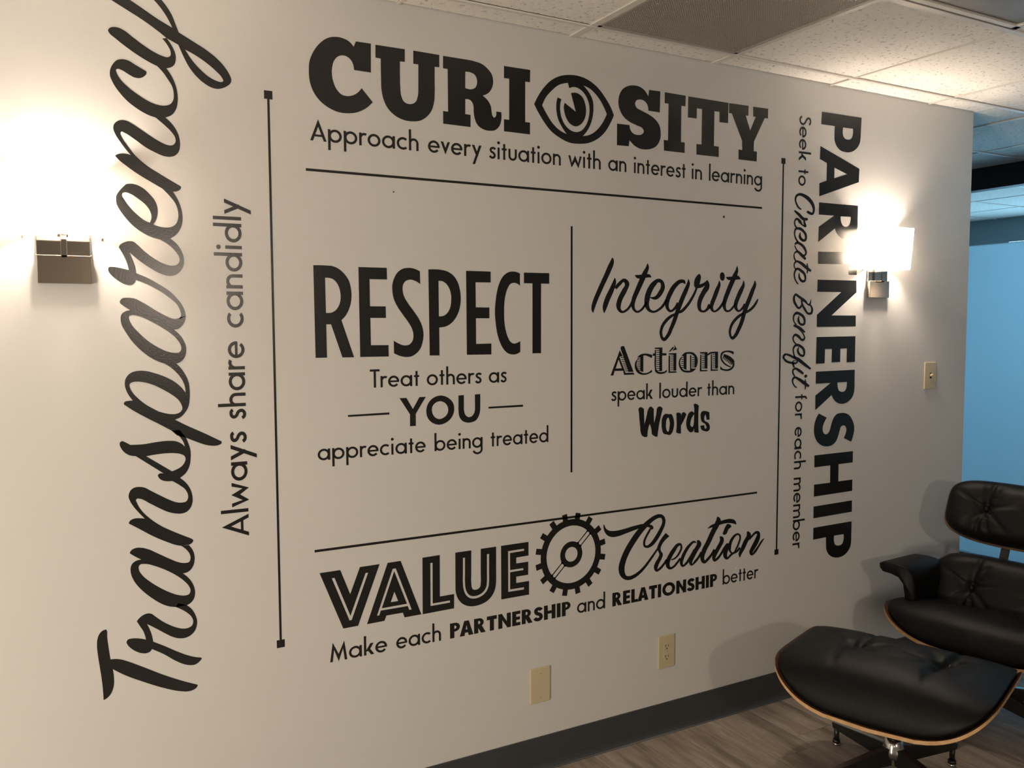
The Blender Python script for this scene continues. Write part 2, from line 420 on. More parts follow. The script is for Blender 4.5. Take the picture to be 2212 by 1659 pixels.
DECALS={
'curiosity':[
 ["P8781,23064 8331,23059 8266,22898 8133;23024 7950;23089 7736;23095 7513;23029 7270;22837 7088;22582 6976;22293 6957;22062 6977;21769 7078;21496 7275;21256 7525;21101 7791;21020 8080;21020 8360;21085 8613;21227 8814,21416 8484,21773 8319;21597 8082;21502 7897;21517 7753;21638 7659;21823 7615;22048 7623;22222 7683;22427 7794;22558 7929;22612 8064;22597 8185;22509 8245;22390 8268,22253 8769,22250"],
 ["P8920,23054 9824,23061 9820,22698 9667,22690 9664;22215 9668;21975 9701;21691 9778;21550 9989;21503 10150;21587 10219;21754 10241;22049 10244;22292 10249,22685 10089,22682 10094,23062 10930,23057 10926,22696 10776,22688 10772;22312 10770;21920 10745;21646 10660;21390 10495;21187 10305;21061 10063;21010 9771;21017 9484;21123 9253;21325 9140;21551 9085;21806 9077;22138 9075,22687 8915,22693"],
 ["P11055,23050 11718,23051 12088;23039 12375;22986 12577;22863 12708;22716 12750;22493 12705;22309 12573;22140 12383,22041 12542;21933 12658;21769 12695;21569 12721;21470 12779;21420 12839;21470 12854,21613 13032,21615 13031;21376 12949;21162 12801;21036 12653;21003 12390;21026 12203;21133 12103;21325 12070;21523 12055;21723 11978;21840 11785,21867 11781,21415 11961,21410 11958,21044 11040,21049 11038,21421 11205,21422 11203,22682 11051,22686/11792,22685 11971;22687 12113;22636 12184;22520 12192;22395 12139;22263 12024;22193 11787,22193"],
 ["P13137,23042 14083,23048 14073,22665 13898,22663 13894,21405 14070,21406 14069,21036 13127,21039 13129,21407 13315,21412 13321,22675 13135,22671"],
 ["P14226,22005 14382;22286 14570;22545 14853;22819 15171;22998 15540;23090 15915;23105 16311;23023 16679;22826 16985;22536 17208;22247 17337,21999 17194;21721 16990;21424 16685;21159 16317;20986 15935;20922 15559;20926 15203;21039 14852;21230 14568;21518 14381;21761/14522,22000 14663;22267 14884;22506 15139;22710 15499,22831 15557,22670 15752;22730 15981;22684 16179;22533 16313;22306 16353;22066 16314;21790 16199;21533 16017;21351 15820;21290 15591;21334 15396;21474 15267;21674 15203;21934 15209;22121 15251,22280 15107,22321 15059;22103 15068;21865 15139;21607 15267;21407 15461,21186 15171;21290 14915;21476 14694;21743/16103,22828 16378;22747 16646;22563 16884;22291 17049,22008 16886;21716 16651;21444 16383;21266 16090,21187 16282;21405 16431;21694 16497;21974 16507;22138 16479;22380 16345;22608","P15622,22518 15801;22554 16047;22463 16180;22236 16214;22023 16165;21773 16016;21567 15819;21473 15607;21524 15444;21694 15364;21899 15347;22057 15380,22181 15812,21942"],
 ["P18818,23024 19302,23033 19288,22314 18789,22320 18769;22467 18696;22572 18570;22641 18409;22650 18267;22591 18222;22487 18269;22381 18483;22293 18844;22179 19100;22051 19266;21884 19331;21662 19326;21461 19254;21282 19109;21125 18927;21042 18674;20993 18422;21003 18207;21082 17994,21244 17963,21036 17470,21025 17473,21742 17990,21748 18026;21597 18151;21484 18347;21453 18526;21500 18604;21601 18560;21681 18309;21768 17989;21859 17743;22000 17585;22204 17521;22446 17547;22643 17668;22879 17876;23022 18122;23087 18370;23085 18585;23008 18784,22799"],
 ["P19501,23030 20438,23025 20428,22655 20246,22651 20242,21401 20414,21400 20411,21035 19486,21031 19474,21398 19660,21399 19672,22659 19498,22658"],
 ["P20553,23018 22445,23016 22434,22291 22023,22282 22016,22648 21777,22641 21770,21407 22005,21406 22004,21034 20958,21029 20952,21397 21186,21405 21195,22648 20954,22649 20947,22292 20543,22288"],
 ["P22477,23014 23432,23027 23427,22668 23293,22662 23530,22140 23796,22667 23670,22668 23662,23024 24424,23036 24415,22674 24252,22671 23727,21762 23718,21402 23883,21399 23874,21038 22973,21036 22966,21394 23148,21392 23133,21735 22610,22661 22472,22654"],
],
'respect':[
 ["P6975,16685 7313;16689 7527;16676 7710;16602 7873;16466 8004;16280 8063;16060 8080;15840 8056;15638 7990;15437 7893;15266 7766,15135 8127,14058 7778,14061 7459,15016 7316,15017 7320,14065 6989,14065/7307,16340 7408;16340 7530;16309 7641;16212 7720;16055 7754;15876 7745;15696 7690;15535 7595;15415 7471;15351 7314,15342"],
 ["P8302,16672 9171,16673 9175,16331 8634,16330 8636,15540 9122,15539 9124,15200 8641,15200 8646,14401 9193,14397 9194,14057 8314,14062"],
 ["P10225,16598 10232,16218 10075;16307 9896;16341 9761;16296 9682;16191 9662;16046 9699;15860 9819;15654 9996;15426 10174;15175 10274;14965 10321;14711 10291;14480 10209;14270 10070;14125 9911;14044 9753;14030 9575;14061 9365,14149 9362,14523 9513;14438 9713;14378 9871;14412 9962;14515 9993;14672 9955;14861 9834;15071 9659;15300 9484;15548 9377;15774 9337;16000 9344;16205 9408;16392 9509;16548 9654;16651 9855;16692 10046;16672"],
 ["P10502,16664 10878;16666 11111;16625 11321;16510 11473;16310 11554;16055 11580;15798 11545;15519 11440;15261 11284;15068 11094;14950 10843,14909 10844,14054 10519,14061/10833,16323 10944;16321 11084;16249 11188;16113 11245;15944 11255;15752 11217;15517 11133;15367 11027;15281 10835,15247"],
 ["P11770,16656 12627,16654 12625,16312 12093,16308 12097,15531 12573,15527 12571,15190 12099,15190 12100,14390 12638,14394 12636,14049 11777,14054"],
 ["P13685,16618 13684,16233 13581;16298 13466;16318 13339;16282 13237;16148 13160;15948 13114;15683 13102;15395 13111;15086 13155;14819 13242;14574 13344;14428 13458;14380 13574;14403 13690,14457 13689,14109 13547;14044 13406;14032 13240;14073 13088;14198 12963;14400 12864;14667 12803;14998 12773;15372 12795;15702 12847;16010 12936;16296 13075;16519 13252;16644 13455;16676 13583;16657"],
 ["P13832,16653 14785,16659 14784,16315 14473,16313 14467,14053 14145,14053 14150,16314 13833,16314"],
],
'integrity':[
 ["P17306;17242 17365;17150 17349;17017 17280;16864 16914;16197 16642;15667 16522,15366 16461;15450 16449;15572 16494;15741 16663;16099 16958;16649 17232;17145"],
 ["R17401,16566,17424,16564 17339,16458,17459,16444 17199,16210,17378,16158 16986,15830,17182,15776 16911,15528,17061,15510 16961,15368,16980,15367","R17480,16175,17391,16236 17669,16341,17574,16430 17789,16425,17830,16551 17832,16358,18011,16413 17729,16184,17918,16125 17530,15852,17720,15804 17471,15613,17664,15621 17544,15454,17663,15515 17695,15368,17724,15449 17925,15434,17873,15498 18106,15601,18024,15641 18192,15804,18126,15824"],
 ["R18791,17095,18811,17096 18744,16988,18860,16979 18616,16815,18796,16760 18441,16507,18637,16443 18279,16193,18466,16134 18120,15828,18294,15801 18108,15614,18251,15630 18189,15461,18278,15514 18346,15376,18363,15452 18549,15439,18497,15500 18708,15585,18627,15627 18797,15749,18731,15775","P18253,16680 18549,16706 18804,16732 18902;16715 18981,16616 18781;16606 18538;16571 18405;16564 18309;16605"],
 ["R18919,15906,18924,15933 19161,15841,19126,15955 19459,16041,19295,16122 19576,16323,19397,16313 19475,16519,19371,16428 19303,16578,19293,16450 19030,16469,19173,16348 18802,16210,19012,16133 18681,15870,18904,15849 18702,15605,18877,15647 18877,15420,18950,15503 19086,15378,19086,15456 19337,15458,19280,15527 19578,15646,19484,15695 19683,15833,19601,15864"],
 ["R20511,16430,20470,16414 20489,16534,20399,16451 20315,16579,20318,16444 19973,16413,20113,16307 19726,16105,19911,16039 19594,15776,19778,15761 19623,15552,19762,15596 19815,15404,19836,15488 20043,15487,19971,15557 20246,15708,20130,15767","R20637,16592,20656,16592 20589,16465,20717,16458 20465,16250,20639,16201 20301,15965,20485,15908 20145,15638,20327,15587 20037,15385,20211,15338 19928,15117,20096,15069 19782,14814,19930,14766","R19782,14817,19929,14761 19658,14603,19780,14525 19549,14508,19539,14378 19476,14653,19358,14639 19523,14865,19406,14900 19691,15064,19584,15134 19875,15207,19800,15288 20062,15306,20017,15368","R20130,15362,20117,15397 20309,15373,20259,15458 20631,15602,20534,15664 20864,15884,20761,15927 21019,16147,20927,16174 21086,16294,20998,16318"],
 ["P21177;16784 21230;16699 21204;16544 21163,16417 21359;16475 21532,16584 21610;16498 21643;16380 21614;16261 21472;16095 21332;15893 21259;15711 21249;15583 21291;15492 21362;15478 21505;15557 21622;15713 21721,15586 21602;15494 21459;15416 21316;15401 21161;15455 21081;15582 21069;15727 21118;15909 21234;16110 21432,16386 21279;16307 21101,16275 20983,16278 20924;16340 20910;16448 20944;16593 21036;16721"],
 ["R22094,16572,22114,16573 22053,16456,22174,16450 21935,16272,22114,16227 21793,15978,21975,15930 21677,15709,21858,15684 21677,15555,21823,15581 21857,15408,21879,15479 22065,15463,22010,15529 22276,15640,22184,15686 22382,15837,22316,15861","P22233;16882 22319;16853 22371;16716 22336;16605 22263;16567 22177;16611 22138;16729 22173;16849"],
 ["R22965,17130,22985,17130 22911,16996,23034,16985 22766,16792,22963,16738 22607,16513,22809,16454 22442,16192,22639,16139 22302,15864,22495,15835 22287,15615,22444,15639 22462,15424,22496,15498 22615,15427,22591,15496 22812,15549,22737,15599 22953,15727,22890,15758","P22432,16714 22728,16734 22977,16777 23077;16751 23160,16638 22917;16621 22706;16609 22557;16606 22483;16645"],
 ["R23297,16601,23317,16602 23247,16463,23372,16452 23095,16259,23281,16204 22948,15993,23137,15943 22841,15710,23028,15701 22875,15555,23014,15595 23069,15424,23085,15502 23291,15518,23212,15579 23454,15703,23346,15752","R23875,16610,23895,16610 23824,16492,23951,16484 23681,16263,23863,16217 23529,15963,23721,15911 23382,15678,23574,15628 23262,15391,23452,15350 23171,15111,23351,15066 23008,14799,23173,14740 22861,14572,22978,14482 22783,14515,22783,14392 22722,14631,22613,14614 22772,14868,22654,14900 22961,15093,22854,15159 23219,15276,23142,15351 23352,15366,23309,15413","R23464,15367,23400,15449 23698,15466,23620,15541 23911,15628,23812,15684 24053,15832,23971,15861 24071,15918,24043,15927"],
],
'actions':[
 ["P17632,14094 17752,13886 17616,13870 17876,13303 18215,13302 18265,13233 17822,13235 17778,13380 17415,13384 17365,13231 17247,13230/17582,13774 17457,13464 17721,13468","P17674,14192 17693,14234 17813,14232 18221,13330 18008,13332 17781,13878 17660,14147","P17667,13860 17804,13857 17804,13829 17667,13832","P17696,13792 17833,13789 17833,13761 17696,13765","P17722,13725 17859,13721 17859,13694 17722,13697","P17751,13657 17888,13653 17888,13626 17751,13629","P17780,13591 17917,13588 17917,13560 17780,13563","P17809,13523 17946,13520 17946,13492 17809,13495","P17835,13455 17972,13451 17972,13423 17835,13427","P17864,13387 18001,13383 18002,13355 17864,13359"],
 ["P18415,13778 18314;13692 18277;13576 18302;13412 18419;13279 18565;13221 18742;13211 18918;13252 19042,13308 19012,13379 18888;13300 18741;13269 18594;13286 18477;13348 18379;13480 18358;13597 18381;13714 18444,13778","P18385,13830 18472;13903 18647;13954 18823;13950 19046,13899 19011,13793 18854;13856 18736;13889 18648,13890 18647,13308 18520,13347 18517,13828","P18386,13816 18520,13813 18520,13785 18386,13788","P18386,13756 18520,13753 18520,13727 18386,13730","P18387,13697 18521,13694 18521,13668 18387,13671","P18387,13636 18521,13633 18521,13607 18387,13611","P18387,13578 18522,13574 18522,13549 18388,13552","P18388,13517 18522,13513 18522,13487 18388,13491","P18388,13458 18523,13455 18523,13429 18389,13433","P18389,13400 18523,13396 18523,13368 18389,13372"],
 ["P19147,14157 19485,14158 19488,13954 19675,13950 19670,13869 19479,13871 19485,13318 19359,13317 19351,14099 19148,14109","P19148,14074 19202,14073 19208,13481 19239;13361 19335;13299 19486;13287 19621;13314 19696,13367 19691,13281 19577;13232 19426;13217 19276;13241 19176;13315 19154;13435 19150,13866 19067,13868 19066,13953 19149,13956","P19223,14068 19357,14065 19358,14037 19223,14039","P19223,13997 19358,13994 19358,13968 19224,13971","P19224,13926 19359,13923 19359,13897 19224,13900","P19225,13855 19359,13852 19360,13826 19225,13829","P19225,13786 19360,13783 19360,13757 19226,13760","P19226,13715 19361,13712 19361,13686 19226,13689","P19227,13644 19362,13640 19362,13614 19227,13618","P19228,13575 19362,13571 19363,13545 19228,13549","P19228,13504 19363,13500 19363,13474 19229,13478","P19229,13433 19364,13429 19364,13403 19229,13406","P19230,13361 19365,13357 19365,13334 19230,13338"],
 ["P19967,14184 20008,14131 19841,14002 19774,13998","P20021,14250 20155,14075 19932,14029 20047,14135","P19772,13943 20126,13948 20125,13318 20002,13315 19995,13886 19772,13903","P19773,13867 19837,13866 19843,13295 20131,13294 20135,13243 19774,13242","P19864,13860 20002,13857 20002,13829 19864,13832","P19865,13788 20002,13785 20003,13759 19865,13762","P19866,13719 20003,13716 20004,13689 19866,13693","P19867,13650 20004,13646 20004,13620 19867,13623","P19867,13578 20005,13574 20005,13548 19868,13551","P19868,13508 20006,13505 20006,13478 19868,13482","P19869,13439 20007,13435 20007,13408 19869,13412","P19870,13367 20007,13363 20008,13339 19870,13343"],
 ["P20341,13795 20259;13693 20238;13597 20277;13427 20419;13278 20653;13228 20856;13246 21060,13364 20823,13371 20817,13845 20760,13863 20768,13299 20605,13304 20464;13337 20354;13449 20306;13595 20329;13716 20397,13786","P20365,13840 20488;13941 20690;13974 20925;13940 21085;13796 21126;13624 21090;13478 21053,13406 20980,13403 20975,13786 20863;13873 20706;13908 20597,13903 20595,13326 20470,13369 20464,13828","P20347,13802 20471,13799 20471,13770 20347,13773","P20348,13730 20472,13727 20472,13698 20348,13701","P20349,13657 20473,13654 20473,13625 20349,13628","P20350,13585 20474,13582 20474,13553 20350,13556","P20350,13512 20475,13509 20475,13480 20351,13483","P20351,13440 20475,13436 20476,13407 20352,13411","P20849,13786 20984,13783 20985,13754 20849,13757","P20850,13718 20985,13715 20986,13686 20850,13689","P20851,13650 20986,13647 20987,13618 20851,13621","P20852,13582 20987,13578 20988,13549 20852,13553","P20853,13514 20988,13510 20989,13481 20853,13484","P20854,13446 20989,13442 20990,13413 20854,13416"],
 ["P21226,13959 21587,13957 21590,13347 21458,13346 21450,13898 21233,13907","P21243,13866 21291,13865 21305,13306 21587,13298 21588,13251 21227,13254","P21588,13883 21722;13949 21884;13964 22095,13960 22099,13340 21965,13339 21956,13901 21788;13892 21589,13822","P21749,13868 21798,13867 21813,13311 22100,13303 22100,13258 21749,13256","P21319,13869 21457,13866 21457,13842 21320,13845","P21320,13803 21458,13800 21458,13773 21321,13776","P21321,13734 21459,13731 21459,13704 21322,13707","P21322,13666 21460,13662 21460,13635 21323,13639","P21323,13597 21461,13594 21461,13567 21324,13570","P21324,13528 21462,13525 21462,13498 21325,13501","P21325,13460 21463,13456 21463,13429 21326,13433","P21326,13393 21464,13390 21464,13360 21327,13364","P21827,13878 21963,13876 21963,13851 21827,13854","P21828,13809 21964,13806 21965,13779 21828,13782","P21829,13738 21965,13735 21966,13707 21829,13711","P21830,13669 21966,13665 21967,13638 21831,13641","P21831,13597 21968,13594 21968,13566 21832,13570","P21832,13528 21969,13524 21969,13497 21833,13501","P21834,13456 21970,13452 21970,13425 21834,13429","P21835,13384 21971,13381 21972,13356 21835,13360"],
 ["P22865,13945 22863,13833 22705;13906 22539;13934 22375;13905 22294;13819 22286;13720 22363;13606 22765,13384 22709,13360 22315;13558 22231;13672 22212;13796 22259;13919 22406;13979 22588;13993 22737;13980","P22212,13424 22319;13334 22484;13297 22683;13323 22798;13395 22839;13507 22905,13556 22898;13405 22784;13283 22585;13231 22386;13249 22214,13299","P22408,13867 22826;13678 22905;13593 22899,13526 22829,13528 22814,13458 22745,13572 22360,13781 22369;13838","P22360,13788 22400,13767 22352,13684 22319,13704","P22430,13752 22470,13731 22419,13645 22385,13666","P22500,13715 22540,13694 22485,13606 22452,13627","P22570,13679 22610,13658 22552,13567 22519,13588","P22641,13642 22681,13621 22619,13528 22586,13549","P22711,13606 22751,13585 22687,13489 22653,13509","P22782,13569 22822,13548 22754,13449 22720,13470"],
],
'words':[
 ["P18472;12054 18516;12075 18687,12003 18696;11723 18718,11460 18799;11717 18900;12020 18944;12066 19124,11985 19126;11746 19149,11470 19231;11765 19318;12047 19378;12063 19523,11989 19486;11847 19369;11421 19298,10981 19238;10985 19042,11094 19026;11251 18950,11470 18877;11284 18850,11023 18790;11003 18613,11063 18583;11112 18521;11448 18474;11853"],
 ["P19638;11778 19806;11762 19928;11751 20006;11625 20048;11453 20026;11236 19951;11071 19860;11009 19722;11033 19569;11084 19507;11220 19481;11414 19503;11630 19578;11746/19770;11639 19833;11538 19841;11296 19767;11131 19705;11208 19678;11427 19710;11582"],
 ["P20168;11786 20267;11793 20366,11751 20361,11654 20469;11799 20617,11713 20580;11642 20366,11313 20369;11093 20369,11024 20276;11031 20145,11083 20173;11349 20160;11641"],
 ["P20977;12075 21031;12079 21200,12002 21184;11781 21185;11337 21205,11002 21126;11007 20992,11041 20989,11201 20903;11046 20840;11038 20681;11146 20615;11322 20644;11565 20766;11779 20876,11815 20988,11742 20986;11915/20982,11706 20895;11600 20818;11433 20820;11285 20884;11237 20977,11423"],
 ["P21370;11784 21498;11790 21709,11729 21723,11454 21584,11457 21532,11664 21469;11568 21471;11456 21667;11333 21740;11204 21719;11081 21623;11025 21477;11047 21348;11104 21282,11257 21474,11265 21508;11144 21557;11129 21572;11215 21506;11306 21343;11414 21293;11578 21307;11725"],
],
'you':[
 ["P7912,12380 9190,12388 9189,12325 7911,12324"],
 ["P9522,12798 9741,12800 9948,12449 10166,12805 10371,12802 10038,12300 10037,11933 9847,11935 9852,12295"],
 ["P10867;12821 11120;12741 11290;12562 11322;12341 11234;12126 11044;11975 10806;11923 10572;12002 10423;12172 10386;12359 10445;12587 10614;12755/10855;12645 11017;12581 11111;12446 11098;12259 10978;12141 10825;12096 10674;12158 10585;12302 10594;12502 10696;12606"],
 ["P11474,12797 11661,12802 11659;12481 11661;12323 11708;12179 11834;12099 11946;12134 12025;12241 12047;12430 12045;12589 12046,12804 12234,12809 12232;12517 12219;12262 12176;12122 12069;11984 11945;11937 11787;11928 11630;11978 11510;12111 11473;12302 11472;12522"],
 ["P12527,12390 13782,12396 13782,12331 12527,12333"],
],
'value':[
 ["P6981,7827 7598,7830 7888,7062 8200,7834 8814,7837 8114,6070 7660,6066/7340,7622 7422,7623 7884,6411 8370,7629 8451,7626 7923,6281 7854,6272"],
 ["P9071,7839 9489,7841 10146,6072 9593,6070 9540,6227 9008,6227 8942,6075 8391,6067/9229,7633 9328,7633 9828,6280 9749,6279 9701,6406 8833,6410 8781,6270 8707,6274","P9276,7549 9675,6483 8864,6475/9273,6924 9391,6613 9152,6616"],
 ["P10205,7841 10787,7848 10777,6532 11266,6535 11262,6076 10193,6066/10464,7639 10542,7637 10532,6350 11123,6352 11123,6284 10458,6281"],
 ["P11321,7849 11878,7850 11872;7139 11871;6778 11884;6667 11933;6578 12002;6555 12132;6575 12192;6638 12209;6745 12211;7090 12217,7854 12771,7854 12767;7192 12765;6789 12754;6607 12716;6447 12593;6246 12410;6111 12168;6041 11909;6034 11712;6083 11516;6211 11391;6384 11325;6592 11318;6862 11319;7219/11583,7647 11656,7643 11652;7171 11651;6847 11667;6665 11735;6492 11832;6395 11971;6355 12150;6372 12311;6456 12403;6587 12430;6766 12432;7058 12436,7654 12515,7651 12511;7046 12509;6754 12484;6575 12381;6408 12210;6307 11990;6273 11832;6310 11695;6417 11608;6602 11576;6822 11579;7181"],
 ["P12953,7854 13977,7857 13975,7400 13512,7393 13511,7198 13968,7196 13961,6757 13509,6758 13508,6548 13994,6544 13993,6085 12954,6087/13209,7646 13805,7650 13811,7581 13283,7575 13285,7011 13781,7007 13781,6940 13285,6939 13282,6369 13807,6362 13800,6288 13209,6297"],
],
'creation':[
 ["P17001,8087 17091;7918 17232;7834 17414;7804 17759;7813 18191;7868 18608,7907 18861,7894 18546,7761 18410,7743 17924;7649 17618;7594 17374;7591 17173;7658 17042;7791 16981;7948 16971,8049","R18993,7719,19051,7689 18930,7645,19010,7603 18803,7471,18884,7430 18693,7249,18788,7232 18727,7075,18798,7125 18865,7010,18872,7101 19106,7058,19013,7169 19365,7278,19221,7373 19558,7542,19411,7616 19683,7789,19532,7826 19683,7972,19538,7954 19591,8110,19497,8022 19415,8175,19413,8037 19181,8147,19261,8006 18948,8049,19070,7911 18677,7893,18836,7749 18389,7669,18581,7525 18112,7374,18320,7240 17881,7073,18100,6955 17712,6759,17944,6668 17623,6454,17880,6417 17683,6200,17896,6253 17870,6020,17958,6142 18059,5962,18059,6105 18299,5991,18235,6118 18601,6138,18517,6228 18852,6337,18770,6404 19082,6569,19004,6625 19270,6772,19198,6821 19393,6915,19330,6957","P18862,7779 18904,7889 18989;7845 19096;7798 19146;7723 19129;7665 19076;7654 18991,7656 19007,7723"],
 ["R19714,7453,19880,7308 19545,7305,19691,7195 19408,7130,19549,7058 19330,6917,19480,6908 19390,6792,19500,6814 19426,6706,19583,6710 19386,6608,19539,6542 19266,6456,19424,6378 19181,6263,19362,6245 19287,6088,19344,6180 19488,6135,19423,6215 19667,6278,19589,6337 19824,6430,19734,6493"],
 ["R19988,6404,19965,6447 20172,6437,20132,6489 20412,6641,20332,6683 20494,6825,20401,6832 20427,6976,20376,6904 20251,6995,20308,6882 20032,6836,20177,6735 19847,6626,20015,6536 19731,6410,19916,6361 19754,6186,19906,6233 19908,6076,19942,6168 20117,6118,20062,6192 20302,6260,20228,6317 20444,6402,20372,6453"],
 ["R21161,6923,21143,6895 21070,6990,21053,6918 20783,6891,20874,6808 20554,6663,20685,6591 20425,6437,20567,6384 20385,6229,20519,6238 20500,6087,20542,6168 20703,6150,20632,6223 20923,6381,20831,6436 21103,6647,21027,6689","R21181,6990,21261,7004 21181,6863,21395,6852 21041,6672,21219,6580 20877,6418,21049,6342 20813,6206,20968,6205 20900,6082,20968,6149 21131,6159,21056,6230 21308,6309,21218,6369 21458,6494,21364,6549"],
 ["R22143,7698,22349,7609 22030,7514,22248,7411 21863,7281,22071,7176 21631,6901,21833,6801 21418,6581,21621,6500 21350,6322,21544,6306 21429,6131,21556,6214 21560,6067,21579,6189 21743,6153,21654,6236 21939,6325,21847,6385 22092,6511,21996,6567","P21669,7366 21853;7479 22061,7526 22347,7588 22580;7619 22804;7616 22963;7580 23077;7498 23126,7355 22966;7413 22762;7458 22516;7466 22272,7443 21986,7399 21811;7383","P22167;7761 22267;7728 22347,7588 22071,7538 22125;7651 22139;7734"],
 ["R22294,6980,22376,6995 22309,6854,22499,6848 22177,6656,22350,6569 22030,6451,22195,6370 21932,6265,22113,6240 22035,6075,22089,6187 22218,6120,22148,6205 22402,6280,22313,6339 22579,6496,22486,6556 22732,6628,22642,6693","P22312,7011 22390;6993 22481;6927 22500,6856 22349,6841 22291,6950","P22695;7435 22786;7407 22866;7325 22744;7237 22590;7041 22512;7037 22445;7076 22476;7167 22585;7359 22639;7421"],
 ["R23224,6957,23316,6975 23286,6854,23372,6856 23234,6669,23318,6639 23106,6450,23181,6407 22969,6300,22960,6241 22874,6364,22803,6332 22870,6500,22734,6516 22913,6682,22774,6736 23025,6846,22927,6918 23152,6936,23114,7013 23277,6933,23262,7010","R22678,6703,22784,6658 22537,6552,22752,6471 22474,6351,22687,6311 22513,6168,22676,6216 22672,6065,22699,6162 22864,6160,22797,6228 22994,6226,22936,6298 23176,6271,23115,6343 23369,6405,23282,6474"],
 ["R23663,7009,23747,7026 23669,6888,23886,6885 23525,6689,23716,6600 23375,6429,23554,6344 23261,6198,23401,6159 23304,6065,23339,6058","R23832,6671,23777,6711 24025,6811,23950,6875 24157,6877,24141,6980 24208,6853,24317,6940 24172,6777,24369,6734 24077,6620,24284,6527 23902,6380,24094,6287 23813,6192,24003,6184 23930,6051,23983,6144 24112,6111,24032,6186 24319,6325,24239,6375 24517,6549,24456,6591 24589,6628,24561,6648"],
],
'partnership':[
 ["P27300,23254 29587,23276 29564;22708 29556;22485 29529;22305 29403;22093 29210;21942 28918;21838 28658;21825 28397;21867 28167;22020 28049;22226 28036;22420 28047,22780 27274,22773/28512,22779 29099,22786 29097;22550 29030;22411 28804;22327 28607;22369 28523;22470 28503;22577"],
 ["P27259,21927 29527,21232 29513,20700 27249,19980 27240,20489 27639,20619 27640,21302 27243,21425/28076,21160 28811,20961 28071,20744"],
 ["P27246,19745 29496,19747 29498;19325 29501;19055 29485;18852 29392;18645 29198;18479 28871;18386 28675;18388 28411;18487 28244;18635 28175,18775 27239,18193 27253,18794 28102,19272 27248,19269/28492,19268 29088,19284 29077;19122 28984;18938 28806;18867 28624;18920 28515;19070"],
 ["P27250,17822 29011,17858 29011,18336 29522,18354 29518,16956 29035,16955 29021,17371 27255,17340"],
 ["P27252,16718 29509,16728 29526,16249 28086,15307 29519,15303 29531,14864 27260,14846 27252,15328 28631,16247 27244,16238"],
 ["P27262,14446 29529,14457 29535,13401 29040,13395 29037,13968 28650,13963 28652,13420 28152,13417 28157,13960 27757,13960 27749,13384 27255,13381"],
 ["P27265,13065 29536,13078 29541;12571 29545;12339 29519;12133 29424;11952 29227;11799 28996;11713 28764;11702 28498;11776 28297;11934 28194,12086 27272,11520 27261,12108 28120,12583 27269,12580/28521,12589 29083,12591 29073;12404 28995;12246 28798;12192 28614;12262 28536;12424"],
 ["P27483,11374 27940,11179 27806;11005 27730;10851 27719;10693 27788;10552 27935;10502 28063;10557 28156;10711 28230;10935 28354;11156 28514;11284 28777;11327 29044;11301 29281;11196 29457;11001 29566;10786 29590;10575 29546;10368 29420,10097 28978,10279 29072;10446 29117;10605 29079;10734 28927;10806 28795;10763 28718;10607 28641;10405 28517;10183 28291;10039 27966;10005 27641;10085 27378;10285 27243;10543 27221;10769 27261;11014 27351;11212"],
 ["P27278,9690 29546,9696 29545,9224 28697,9217 28703,8504 29550,8503 29553,8028 27295,8010 27293,8498 28219,8498 28209,9207 27289,9204"],
 ["P27291,7605 29556,7626 29563,7145 27295,7124"],
 ["P27306,6733 29563,6742 29566;6144 29564;5907 29537;5721 29407;5525 29208;5386 28941;5316 28640;5326 28405;5401 28203;5545 28081;5770 28058;5982 28049,6255 27305,6244/28520,6261 29102,6253 29096;6014 29040;5880 28757;5817 28588;5891 28524;6039"],
],
'create':[
 ["R26284,19432,26239,19387 26155,19500,26090,19452 26037,19631,25959,19604 25979,19765,25900,19761 26035,19882,25945,19928 26180,19931,26159,20032 26377,19886,26451,20003 26652,19744,26799,19843 26844,19569,26991,19611 26901,19421,27018,19417 26866,19327,26924,19244 26765,19350,26714,19246 26613,19390,26555,19317"],
 ["R25875,19323,25923,19367 26081,19177,26179,19263 26428,18988,26451,19100 26521,19003,26603,19098 26561,18981,26658,19039","R26456,19098,26543,19082 26388,18958,26495,18958 26410,18831,26574,18788 26247,18995,26149,18895 25992,19068,26035,18994 25900,18959,25962,18944 25891,18816,25965,18830 26014,18662,26092,18698"],
 ["R26221,18528,26258,18527 26158,18351,26281,18379 26350,18179,26390,18285 26562,18212,26484,18287 26603,18435,26483,18412 26439,18627,26343,18551 26145,18727,26144,18620 25943,18659,26014,18607 25892,18480,25964,18481 25965,18255,26041,18284 26091,18127,26166,18166"],
 ["R25973,18026,25925,18058 26066,18070,26010,18150 26249,18023,26317,18110 26459,17861,26577,17902 26527,17740,26622,17724 26461,17672,26496,17603 26314,17723,26272,17677 26072,17877,26017,17849 25968,18019,25919,18001","R26604,17524,26515,17461 26374,17703,26275,17613 26025,17810,26069,17735 25907,17695,25962,17679 25902,17529,25975,17544 26020,17374,26094,17405"],
 ["R26903,17080,26830,17008 26666,17217,26564,17120 26299,17404,26244,17302 26000,17415,26054,17354 25906,17282,25972,17274 25944,17138,26001,17162 26044,17068,26087,17099","R26618,17341,26664,17345 26632,17126,26724,17127 26629,16942,26675,16939"],
 ["R26212,16966,26242,16966 26174,16793,26277,16814 26366,16596,26400,16693 26564,16622,26497,16695 26606,16867,26487,16842 26385,17080,26298,16989 26037,17136,26094,17060 25921,16955,26004,16943 25955,16726,26025,16741 26139,16507,26205,16535"],
],
'benefit':[
